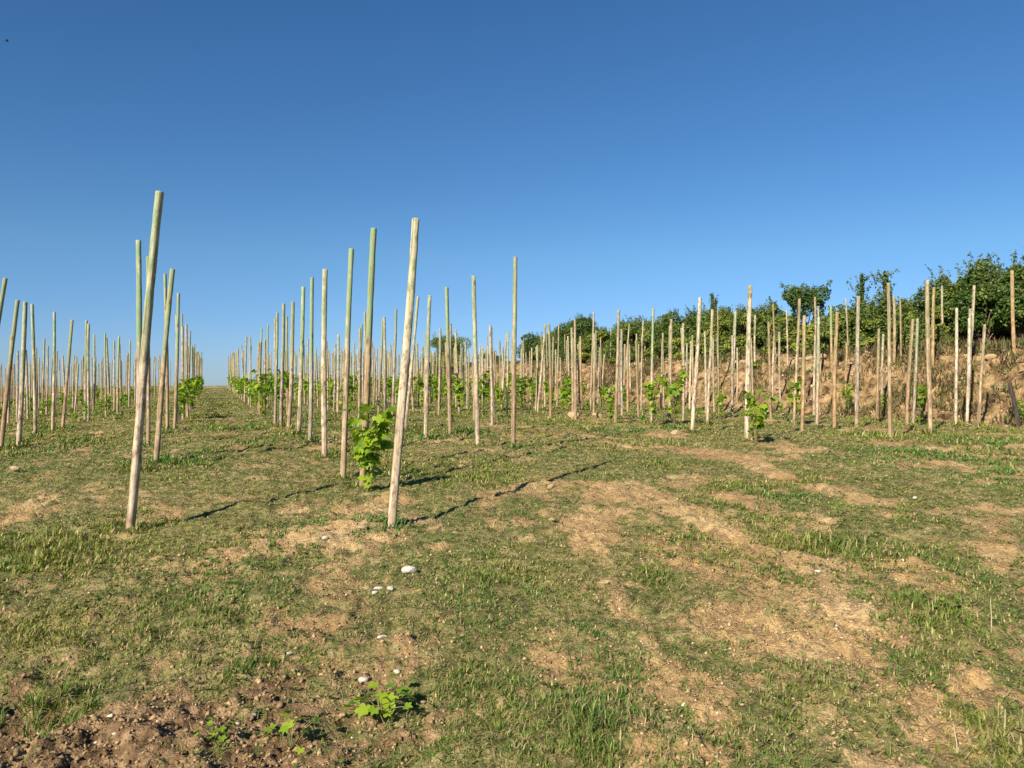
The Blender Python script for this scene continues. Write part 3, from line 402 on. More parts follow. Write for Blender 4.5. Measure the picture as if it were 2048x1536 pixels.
 (-6.91, 27.25, 0.94, False, 'distant young grapevine behind the central ones, against the sky', 'grapevines behind the central ones, against the sky'),
 (-7.46, 28.6, 1.18, False, 'distant young grapevine behind the central ones, against the sky', 'grapevines behind the central ones, against the sky'),
 (-7.95, 29.95, 1.12, False, 'distant young grapevine behind the central ones, against the sky', 'grapevines behind the central ones, against the sky'),
 (-9.0, 32.65, 0.95, False, 'distant young grapevine behind the central ones, against the sky', 'grapevines behind the central ones, against the sky'),
 (-9.68, 34.0, 1.35, False, 'distant young grapevine behind the central ones, against the sky', 'grapevines behind the central ones, against the sky'),
 (-10.55, 36.7, 1.1, False, 'distant young grapevine behind the central ones, against the sky', 'grapevines behind the central ones, against the sky'),
 (-11.11, 38.05, 1.08, False, 'distant young grapevine behind the central ones, against the sky', 'grapevines behind the central ones, against the sky'),
 (-12.05, 40.21, 1.33, False, 'distant young grapevine behind the central ones, against the sky', 'grapevines behind the central ones, against the sky'),
 (-12.67, 42.37, 0.89, False, 'distant young grapevine behind the central ones, against the sky', 'grapevines behind the central ones, against the sky'),
 (-13.76, 44.53, 1.29, False, 'distant young grapevine behind the central ones, against the sky', 'grapevines behind the central ones, against the sky'),
 (-14.46, 46.69, 1.12, False, 'distant young grapevine behind the central ones, against the sky', 'grapevines behind the central ones, against the sky'),
 (-16.2, 51.01, 1.19, False, 'distant young grapevine behind the central ones, against the sky', 'grapevines behind the central ones, against the sky'),
 (-17.75, 55.33, 1.14, False, 'distant young grapevine behind the central ones, against the sky', 'grapevines behind the central ones, against the sky'),
 (-18.67, 57.49, 1.27, False, 'distant young grapevine behind the central ones, against the sky', 'grapevines behind the central ones, against the sky'),
 (-1.95, 20.5, 0.87, False, 'distant young grapevine left of the brown bank below the low bushes', 'grapevines left of the brown bank below the low bushes'),
 (-2.48, 21.85, 1.24, False, 'distant young grapevine left of the brown bank below the low bushes', 'grapevines left of the brown bank below the low bushes'),
 (-3.03, 23.2, 0.94, False, 'distant young grapevine left of the brown bank below the low bushes', 'grapevines left of the brown bank below the low bushes'),
 (-3.58, 24.55, 1.14, False, 'distant young grapevine left of the brown bank below the low bushes', 'grapevines left of the brown bank below the low bushes'),
 (-4.14, 25.9, 1.14, False, 'distant young grapevine left of the brown bank below the low bushes', 'grapevines left of the brown bank below the low bushes'),
 (-6.28, 31.3, 1.04, False, 'distant young grapevine left of the brown bank below the low bushes', 'grapevines left of the brown bank below the low bushes'),
 (-7.28, 34.0, 0.94, False, 'distant young grapevine left of the brown bank below the low bushes', 'grapevines left of the brown bank below the low bushes'),
 (-8.23, 36.7, 0.9, False, 'distant young grapevine left of the brown bank below the low bushes', 'grapevines left of the brown bank below the low bushes'),
 (-9.68, 40.21, 1.32, False, 'distant young grapevine left of the brown bank below the low bushes', 'grapevines left of the brown bank below the low bushes'),
 (-10.43, 42.37, 0.86, False, 'distant young grapevine left of the brown bank below the low bushes', 'grapevines left of the brown bank below the low bushes'),
 (-11.29, 44.53, 1.01, False, 'distant young grapevine left of the brown bank below the low bushes', 'grapevines left of the brown bank below the low bushes'),
 (-13.02, 48.85, 0.86, False, 'distant young grapevine left of the brown bank below the low bushes', 'grapevines left of the brown bank below the low bushes'),
 (-13.85, 51.01, 0.96, False, 'distant young grapevine left of the brown bank below the low bushes', 'grapevines left of the brown bank below the low bushes'),
 (-14.69, 53.17, 1.17, False, 'distant young grapevine left of the brown bank below the low bushes', 'grapevines left of the brown bank below the low bushes'),
 (-16.46, 57.49, 1.31, False, 'distant young grapevine left of the brown bank below the low bushes', 'grapevines left of the brown bank below the low bushes'),
 (-1.47, 21.85, 1.22, False, 'distant young grapevine left of the brown bank below the low bushes', 'grapevines left of the brown bank below the low bushes'),
 (-1.93, 23.2, 1.27, False, 'distant young grapevine left of the brown bank below the low bushes', 'grapevines left of the brown bank below the low bushes'),
 (-3.0, 25.9, 1.13, False, 'distant young grapevine left of the brown bank below the low bushes', 'grapevines left of the brown bank below the low bushes'),
 (-4.08, 28.6, 1.32, False, 'distant young grapevine left of the brown bank below the low bushes', 'grapevines left of the brown bank below the low bushes'),
 (-4.69, 29.95, 1.14, False, 'distant young grapevine left of the brown bank below the low bushes', 'grapevines left of the brown bank below the low bushes'),
 (-6.24, 34.0, 1.02, False, 'distant young grapevine left of the brown bank below the low bushes', 'grapevines left of the brown bank below the low bushes'),
 (-7.87, 38.05, 1.34, False, 'distant young grapevine left of the brown bank below the low bushes', 'grapevines left of the brown bank below the low bushes'),
 (-8.64, 40.21, 1.25, False, 'distant young grapevine left of the brown bank below the low bushes', 'grapevines left of the brown bank below the low bushes'),
 (-11.09, 46.69, 1.29, False, 'distant young grapevine left of the brown bank below the low bushes', 'grapevines left of the brown bank below the low bushes'),
 (-13.64, 53.17, 0.88, False, 'distant young grapevine left of the brown bank below the low bushes', 'grapevines left of the brown bank below the low bushes'),
 (-15.24, 57.49, 1.33, False, 'distant young grapevine left of the brown bank below the low bushes', 'grapevines left of the brown bank below the low bushes'),
 (0.23, 20.5, 1.17, False, 'distant young grapevine left of the brown bank below the low bushes', 'grapevines left of the brown bank below the low bushes'),
 (-0.32, 21.85, 0.86, False, 'distant young grapevine left of the brown bank below the low bushes', 'grapevines left of the brown bank below the low bushes'),
 (-0.88, 23.2, 1.34, False, 'distant young grapevine left of the brown bank below the low bushes', 'grapevines left of the brown bank below the low bushes'),
 (-2.22, 27.25, 0.86, False, 'distant young grapevine left of the brown bank below the low bushes', 'grapevines left of the brown bank below the low bushes'),
 (-2.82, 28.6, 1.14, False, 'distant young grapevine left of the brown bank below the low bushes', 'grapevines left of the brown bank below the low bushes'),
 (-3.38, 29.95, 1.16, False, 'distant young grapevine left of the brown bank below the low bushes', 'grapevines left of the brown bank below the low bushes'),
 (-3.93, 31.3, 0.94, False, 'distant young grapevine left of the brown bank below the low bushes', 'grapevines left of the brown bank below the low bushes'),
 (-4.78, 34.0, 1.18, False, 'distant young grapevine left of the brown bank below the low bushes', 'grapevines left of the brown bank below the low bushes'),
 (-5.49, 35.35, 0.95, False, 'distant young grapevine left of the brown bank below the low bushes', 'grapevines left of the brown bank below the low bushes'),
 (-6.16, 36.7, 1.18, False, 'distant young grapevine left of the brown bank below the low bushes', 'grapevines left of the brown bank below the low bushes'),
 (-6.54, 38.05, 1.01, False, 'distant young grapevine left of the brown bank below the low bushes', 'grapevines left of the brown bank below the low bushes'),
 (-9.17, 44.53, 1.15, False, 'distant young grapevine left of the brown bank below the low bushes', 'grapevines left of the brown bank below the low bushes'),
 (-9.94, 46.69, 1.05, False, 'distant young grapevine left of the brown bank below the low bushes', 'grapevines left of the brown bank below the low bushes'),
 (-12.43, 53.17, 1.09, False, 'distant young grapevine left of the brown bank below the low bushes', 'grapevines left of the brown bank below the low bushes'),
 (-13.32, 55.33, 1.17, False, 'distant young grapevine left of the brown bank below the low bushes', 'grapevines left of the brown bank below the low bushes'),
 (-0.18, 24.55, 0.99, False, 'distant young grapevine close along the foot of the brown bank', 'grapevines close along the foot of the brown bank'),
 (-1.12, 27.25, 1.23, False, 'distant young grapevine close along the foot of the brown bank', 'grapevines close along the foot of the brown bank'),
 (-1.78, 28.6, 0.85, False, 'distant young grapevine close along the foot of the brown bank', 'grapevines close along the foot of the brown bank'),
 (-4.91, 36.7, 1.34, False, 'distant young grapevine close along the foot of the brown bank', 'grapevines close along the foot of the brown bank'),
 (-6.32, 40.21, 1.09, False, 'distant young grapevine close along the foot of the brown bank', 'grapevines close along the foot of the brown bank'),
 (-8.01, 44.53, 1.33, False, 'distant young grapevine close along the foot of the brown bank', 'grapevines close along the foot of the brown bank'),
 (-8.95, 46.69, 1.25, False, 'distant young grapevine close along the foot of the brown bank', 'grapevines close along the foot of the brown bank'),
 (-11.4, 53.17, 1.26, False, 'distant young grapevine close along the foot of the brown bank', 'grapevines close along the foot of the brown bank'),
 (-12.98, 57.49, 0.95, False, 'distant young grapevine close along the foot of the brown bank', 'grapevines close along the foot of the brown bank'),
 (1.76, 23.2, 1.28, False, 'distant young grapevine close along the foot of the brown bank', 'grapevines close along the foot of the brown bank'),
 (1.18, 24.55, 1.09, False, 'distant young grapevine close along the foot of the brown bank', 'grapevines close along the foot of the brown bank'),
 (0.71, 25.9, 0.93, False, 'distant young grapevine close along the foot of the brown bank', 'grapevines close along the foot of the brown bank'),
 (0.11, 27.25, 1.3, False, 'distant young grapevine close along the foot of the brown bank', 'grapevines close along the foot of the brown bank'),
 (-0.45, 28.6, 0.98, False, 'distant young grapevine close along the foot of the brown bank', 'grapevines close along the foot of the brown bank'),
 (-1.11, 29.95, 0.96, False, 'distant young grapevine close along the foot of the brown bank', 'grapevines close along the foot of the brown bank'),
 (-3.16, 35.35, 1.21, False, 'distant young grapevine close along the foot of the brown bank', 'grapevines close along the foot of the brown bank'),
 (-3.63, 36.7, 0.97, False, 'distant young grapevine close along the foot of the brown bank', 'grapevines close along the foot of the brown bank'),
 (-4.87, 40.21, 0.94, False, 'distant young grapevine close along the foot of the brown bank', 'grapevines close along the foot of the brown bank'),
 (-5.83, 42.37, 1.15, False, 'distant young grapevine close along the foot of the brown bank', 'grapevines close along the foot of the brown bank'),
 (-6.76, 44.53, 1.25, False, 'distant young grapevine close along the foot of the brown bank', 'grapevines close along the foot of the brown bank'),
 (-7.51, 46.69, 1.12, False, 'distant young grapevine close along the foot of the brown bank', 'grapevines close along the foot of the brown bank'),
 (-9.26, 51.01, 1.03, False, 'distant young grapevine close along the foot of the brown bank', 'grapevines close along the foot of the brown bank'),
 (-10.77, 55.33, 0.89, False, 'distant young grapevine close along the foot of the brown bank', 'grapevines close along the foot of the brown bank'),
 (-11.79, 57.49, 0.96, False, 'distant young grapevine close along the foot of the brown bank', 'grapevines close along the foot of the brown bank'),
 (1.81, 25.9, 1.14, False, 'distant young grapevine close along the foot of the brown bank', 'grapevines close along the foot of the brown bank'),
 (1.39, 27.25, 0.98, False, 'distant young grapevine close along the foot of the brown bank', 'grapevines close along the foot of the brown bank'),
 (0.79, 28.6, 1.26, False, 'distant young grapevine close along the foot of the brown bank', 'grapevines close along the foot of the brown bank'),
 (0.22, 29.95, 1.3, False, 'distant young grapevine close along the foot of the brown bank', 'grapevines close along the foot of the brown bank'),
 (-0.79, 32.65, 0.89, False, 'distant young grapevine close along the foot of the brown bank', 'grapevines close along the foot of the brown bank'),
 (-1.91, 35.35, 1.14, False, 'distant young grapevine close along the foot of the brown bank', 'grapevines close along the foot of the brown bank'),
 (-3.89, 40.21, 1.17, False, 'distant young grapevine close along the foot of the brown bank', 'grapevines close along the foot of the brown bank'),
 (-4.68, 42.37, 1.03, False, 'distant young grapevine close along the foot of the brown bank', 'grapevines close along the foot of the brown bank'),
 (-8.83, 53.17, 1.24, False, 'distant young grapevine close along the foot of the brown bank', 'grapevines close along the foot of the brown bank'),
 (3.56, 24.55, 0.86, False, 'distant young grapevine close along the foot of the brown bank', 'grapevines close along the foot of the brown bank'),
 (3.05, 25.9, 0.89, False, 'distant young grapevine close along the foot of the brown bank', 'grapevines close along the foot of the brown bank'),
 (2.47, 27.25, 1.09, False, 'distant young grapevine close along the foot of the brown bank', 'grapevines close along the foot of the brown bank'),
 (0.9, 31.3, 1.21, False, 'distant young grapevine close along the foot of the brown bank', 'grapevines close along the foot of the brown bank'),
 (0.4, 32.65, 1.12, False, 'distant young grapevine close along the foot of the brown bank', 'grapevines close along the foot of the brown bank'),
 (-0.25, 34.0, 1.34, False, 'distant young grapevine close along the foot of the brown bank', 'grapevines close along the foot of the brown bank'),
 (-0.65, 35.35, 0.9, False, 'distant young grapevine close along the foot of the brown bank', 'grapevines close along the foot of the brown bank'),
 (-1.24, 36.7, 0.87, False, 'distant young grapevine close along the foot of the brown bank', 'grapevines close along the foot of the brown bank'),
 (-2.63, 40.21, 1.03, False, 'distant young grapevine close along the foot of the brown bank', 'grapevines close along the foot of the brown bank'),
 (-5.13, 46.69, 1.22, False, 'distant young grapevine close along the foot of the brown bank', 'grapevines close along the foot of the brown bank'),
 (-5.85, 48.85, 1.28, False, 'distant young grapevine close along the foot of the brown bank', 'grapevines close along the foot of the brown bank'),
]
BLOBS = [
 (0.536, 3.126, 0.181, 0.436, 0.9),
 (0.837, 3.452, 0.245, 0.297, 0.9),
 (1.251, 4.254, 0.247, 0.302, 0.8),
 (1.959, 4.491, 0.348, 0.49, 0.8),
 (1.541, 3.878, 0.275, 0.307, 0.5),
 (-0.59, 3.749, 0.387, 0.257, 0.8),
 (-1.034, 4.174, 0.189, 0.297, 0.4),
 (-1.274, 3.324, 0.386, 0.277, 0.7),
 (-2.077, 3.561, 0.276, 0.223, 0.4),
 (-1.409, 3.017, 0.506, 0.302, 1.0),
 (1.047, 3.027, 0.234, 0.228, 0.6),
 (1.082, 7.419, 0.287, 0.416, 0.6),
 (0.535, 5.678, 0.183, 0.213, 0.5),
 (2.005, 3.63, 0.351, 0.168, 0.5),
 (1.983, 3.284, 0.148, 0.178, 0.6),
 (-1.201, 6.796, 0.263, 0.436, 0.8),
 (-1.682, 5.619, 0.435, 0.327, 0.5),
 (0.34, 4.184, 0.243, 0.292, 0.5),
 (1.348, 4.906, 0.285, 0.252, 0.5),
 (3.42, 5.431, 0.315, 0.238, 0.6),
 (2.665, 12.871, 0.415, 0.752, 0.9),
 (5.7, 9.052, 0.701, 0.445, 0.5),
 (0.23, 3.709, 0.168, 0.342, 0.5),
 (-0.34, 3.215, 0.166, 0.139, 0.5),
 (0.73, 2.859, 0.221, 0.144, 0.8),
 (1.505, 18.51, 0.836, 1.598, 0.8),
 (0.998, 27.631, 1.07, 2.152, 0.5),
 (3.151, 9.111, 0.529, 0.52, 0.5),
 (4.577, 8.913, 0.575, 0.337, 0.6),
 (-3.133, 5.371, 0.554, 0.49, -0.6),
 (-0.076, 4.887, 0.504, 0.886, -0.5),
 (2.182, 5.49, 0.39, 0.282, -0.9),
 (0.295, 3.027, 0.098, 0.297, -0.8),
 (-1.187, 3.65, 0.188, 0.198, -0.6),
 (2.415, 4.273, 0.358, 0.302, -0.4),
 (4.12, 7.291, 0.564, 0.391, -0.5),
 (1.887, 2.997, 0.174, 0.193, -0.8),
 (1.601, 8.992, 0.58, 0.485, -0.4),
 (-0.159, 3.333, 0.258, 0.406, -0.6),
 (-4.885, 7.855, 0.507, 0.905, -0.3),
 (1.003, 3.65, 0.212, 0.228, -0.3),
 (-2.295, 8.389, 1.353, 2.122, -0.15),
 (-4.979, 14.186, 1.373, 7.079, -0.2),
 (7.168, 12.683, 1.636, 1.182, -0.4),
 (0.41, 8.369, 0.648, 1.069, -0.2),
 (-2.343, 4.155, 0.348, 0.361, -0.3),
 (0.998, 4.897, 0.19, 0.257, -0.4),
]
TRACKS = [
 (0.22, 0.9, [(2.427, 10.872), (2.814, 9.566), (2.788, 8.062), (3.128, 7.172), (3.521, 6.608), (4.47, 6.499)]),
 (0.16, 0.6, [(0.84, 7.845), (1.217, 6.836), (1.722, 5.609), (1.972, 4.659), (1.93, 4.066)]),
 (0.14, 0.6, [(2.009, 7.311), (2.189, 6.331), (2.321, 5.322)]),
 (0.2, 0.35, [(2.98, 10.13), (3.865, 10.051), (4.571, 9.131), (5.904, 8.666)]),
]
TALL = [
 (2.182, 5.49, 0.354, 0.262, 1.6),
 (-3.133, 5.371, 0.485, 0.351, 0.8),
 (0.298, 3.056, 0.079, 0.247, 0.8),
 (1.907, 2.997, 0.135, 0.168, 1.6),
 (-1.217, 3.601, 0.232, 0.203, 0.9),
 (-0.181, 3.333, 0.194, 0.341, 0.9),
 (-0.136, 4.788, 0.402, 0.638, 0.6),
 (-1.993, 3.205, 0.186, 0.242, 1.9),
 (2.36, 4.273, 0.248, 0.178, 0.9),
 (1.601, 8.992, 0.348, 0.381, 0.6),
 (-1.956, 4.075, 0.158, 0.267, 0.6),
 (0.872, 4.897, 0.095, 0.188, 1.2),
]
STONES = [
 (-0.657, 4.946, 0.089, 'w', 'largest cream stone on the turf below the tall middle stake', None),
 (-0.797, 4.629, 0.054, 'w', 'upper left of three small white stones lying close together', None),
 (-0.72, 4.59, 0.044, 'w', 'right one of three small white stones lying close together', None),
 (-0.803, 4.54, 0.038, 'w', 'lowest of three small white stones lying close together', None),
 (-0.65, 3.887, 0.05, 'w', 'white stone at the upper edge of the tan bare patch', None),
 (-0.673, 3.512, 0.043, 'w', 'white stone just above the bright broadleaf weed', None),
 (-0.53, 3.571, 0.035, 'w', 'pinkish white flat stone right of the bright weed', None),
 (-1.341, 5.559, 0.043, 'w', 'small white stone in the turf left of the tan stone', None),
 (-1.132, 5.846, 0.075, 't', 'tan stone left of the foot of the tall middle stake', None),
 (-1.077, 3.759, 0.029, 'w', 'tiny white pebble on brown soil left of the tan patch', None),
 (-1.067, 3.205, 0.023, 'w', 'tiny pale pebble right of the pair on the dug earth', None),
 (-1.111, 3.136, 0.02, 'w', 'tiny pale pebble on the dug earth at lower left', None),
 (-0.388, 3.363, 0.03, 't', 'yellowish stone right of the bright broadleaf weed', None),
 (0.373, 7.419, 0.077, 't', 'pale tan stone in the turf right of the long shadow', None),
 (0.322, 6.232, 0.056, 't', 'pale flat stone below the tan stone right of the long shadow', None),
 (1.467, 18.49, 0.31, 't', 'orange clod between two vines right of centre', None),
 (2.057, 18.648, 0.265, 't', 'flat orange clod right of the very low grapevine', None),
 (2.803, 13.326, 0.189, 't', 'yellow clod at the foot of the cream leaning stake', None),
 (-5.749, 8.982, 0.127, 't', 'tan clod in the turf at the left edge', None),
 (3.568, 11.426, 0.118, 't', 'tan stone at the foot of the lush vine on the right', None),
 (3.652, 7.024, 0.045, 'w', 'tiny white pebble on the curved wheel track', None),
 (1.941, 4.916, 0.038, 'w', 'white pebble below the tall grass clump on the right', None),
 (0.635, 3.165, 0.029, 't', 'pale stone on the bare patch at lower centre right', None),
 (7.48, 26.93, 0.11, 't', 'pale weathered rock along the broken top edge of the bank', 'rocks along the top edge of the bank'),
 (7.57, 26.86, 0.15, 't', 'pale weathered rock along the broken top edge of the bank', 'rocks along the top edge of the bank'),
 (7.69, 26.37, 0.13, 't', 'pale weathered rock along the broken top edge of the bank', 'rocks along the top edge of the bank'),
 (7.76, 26.04, 0.26, 't', 'pale weathered rock along the broken top edge of the bank', 'rocks along the top edge of the bank'),
 (7.98, 25.47, 0.14, 't', 'pale weathered rock along the broken top edge of the bank', 'rocks along the top edge of the bank'),
 (7.93, 25.09, 0.15, 't', 'pale weathered rock along the broken top edge of the bank', 'rocks along the top edge of the bank'),
 (8.42, 24.74, 0.19, 't', 'pale weathered rock along the broken top edge of the bank', 'rocks along the top edge of the bank'),
 (8.22, 24.25, 0.12, 't', 'pale weathered rock along the broken top edge of the bank', 'rocks along the top edge of the bank'),
 (8.75, 24.11, 0.13, 't', 'pale weathered rock along the broken top edge of the bank', 'rocks along the top edge of the bank'),
 (8.8, 23.79, 0.25, 't', 'pale weathered rock along the broken top edge of the bank', 'rocks along the top edge of the bank'),
 (8.93, 23.23, 0.26, 't', 'pale weathered rock along the broken top edge of the bank', 'rocks along the top edge of the bank'),
 (8.81, 23.14, 0.21, 't', 'pale weathered rock along the broken top edge of the bank', 'rocks along the top edge of the bank'),
 (9.08, 22.66, 0.25, 't', 'pale weathered rock along the broken top edge of the bank', 'rocks along the top edge of the bank'),
 (9.32, 22.27, 0.24, 't', 'pale weathered rock along the broken top edge of the bank', 'rocks along the top edge of the bank'),
 (9.29, 22.1, 0.25, 't', 'pale weathered rock along the broken top edge of the bank', 'rocks along the top edge of the bank'),
 (9.41, 21.59, 0.15, 't', 'pale weathered rock along the broken top edge of the bank', 'rocks along the top edge of the bank'),
 (9.4, 21.72, 0.14, 't', 'pale weathered rock along the broken top edge of the bank', 'rocks along the top edge of the bank'),
 (11.06, 18.91, 0.21, 't', 'pale weathered rock along the broken top edge of the bank', 'rocks along the top edge of the bank'),
 (11.22, 18.54, 0.19, 't', 'pale weathered rock along the broken top edge of the bank', 'rocks along the top edge of the bank'),
 (11.2, 18.17, 0.25, 't', 'pale weathered rock along the broken top edge of the bank', 'rocks along the top edge of the bank'),
 (11.24, 18.13, 0.22, 't', 'pale weathered rock along the broken top edge of the bank', 'rocks along the top edge of the bank'),
 (1.88, 40.95, 0.11, 't', 'pale weathered rock along the broken top edge of the bank', 'rocks along the top edge of the bank'),
 (2.79, 38.37, 0.24, 't', 'pale weathered rock along the broken top edge of the bank', 'rocks along the top edge of the bank'),
 (3.68, 36.72, 0.14, 't', 'pale weathered rock along the broken top edge of the bank', 'rocks along the top edge of the bank'),
 (4.54, 34.64, 0.21, 't', 'pale weathered rock along the broken top edge of the bank', 'rocks along the top edge of the bank'),
 (4.97, 32.83, 0.21, 't', 'pale weathered rock along the broken top edge of the bank', 'rocks along the top edge of the bank'),
 (5.8, 31.24, 0.22, 't', 'pale weathered rock along the broken top edge of the bank', 'rocks along the top edge of the bank'),
 (6.05, 30.35, 0.13, 't', 'pale weathered rock along the broken top edge of the bank', 'rocks along the top edge of the bank'),
 (6.71, 28.83, 0.11, 't', 'pale weathered rock along the broken top edge of the bank', 'rocks along the top edge of the bank'),
]
SEEDLINGS = [
 (-0.551, 3.235, 1.35, 'bright green broadleaf weed below the white stone in the foreground'),
 (-1.16, 3.017, 0.7, 'small broadleaf weed on the dug brown earth at lower left'),
 (-0.867, 3.027, 1.0, 'spreading broadleaf weed right of the dug earth near the bottom edge'),
 (2.388, 4.273, 0.8, 'bright green low weed near the dry stalk at the right'),
 (2.75, 6.4, 0.8, 'bright yellow green weed beside the curved wheel track'),
]
STALKS = [
 (2.509, 4.056, 0.144, 0.0, 'pale dry stalk standing right of the bright low weed'),
 (1.717, 2.987, 0.116, -0.01, 'dry stalk near the bottom edge at right'),
 (1.947, 3.066, 0.099, 0.01, 'short dry stalk in lush grass near the bottom right corner'),
 (2.321, 4.273, 0.069, 0.0, 'short pale stalk left of the bright low weed'),
]
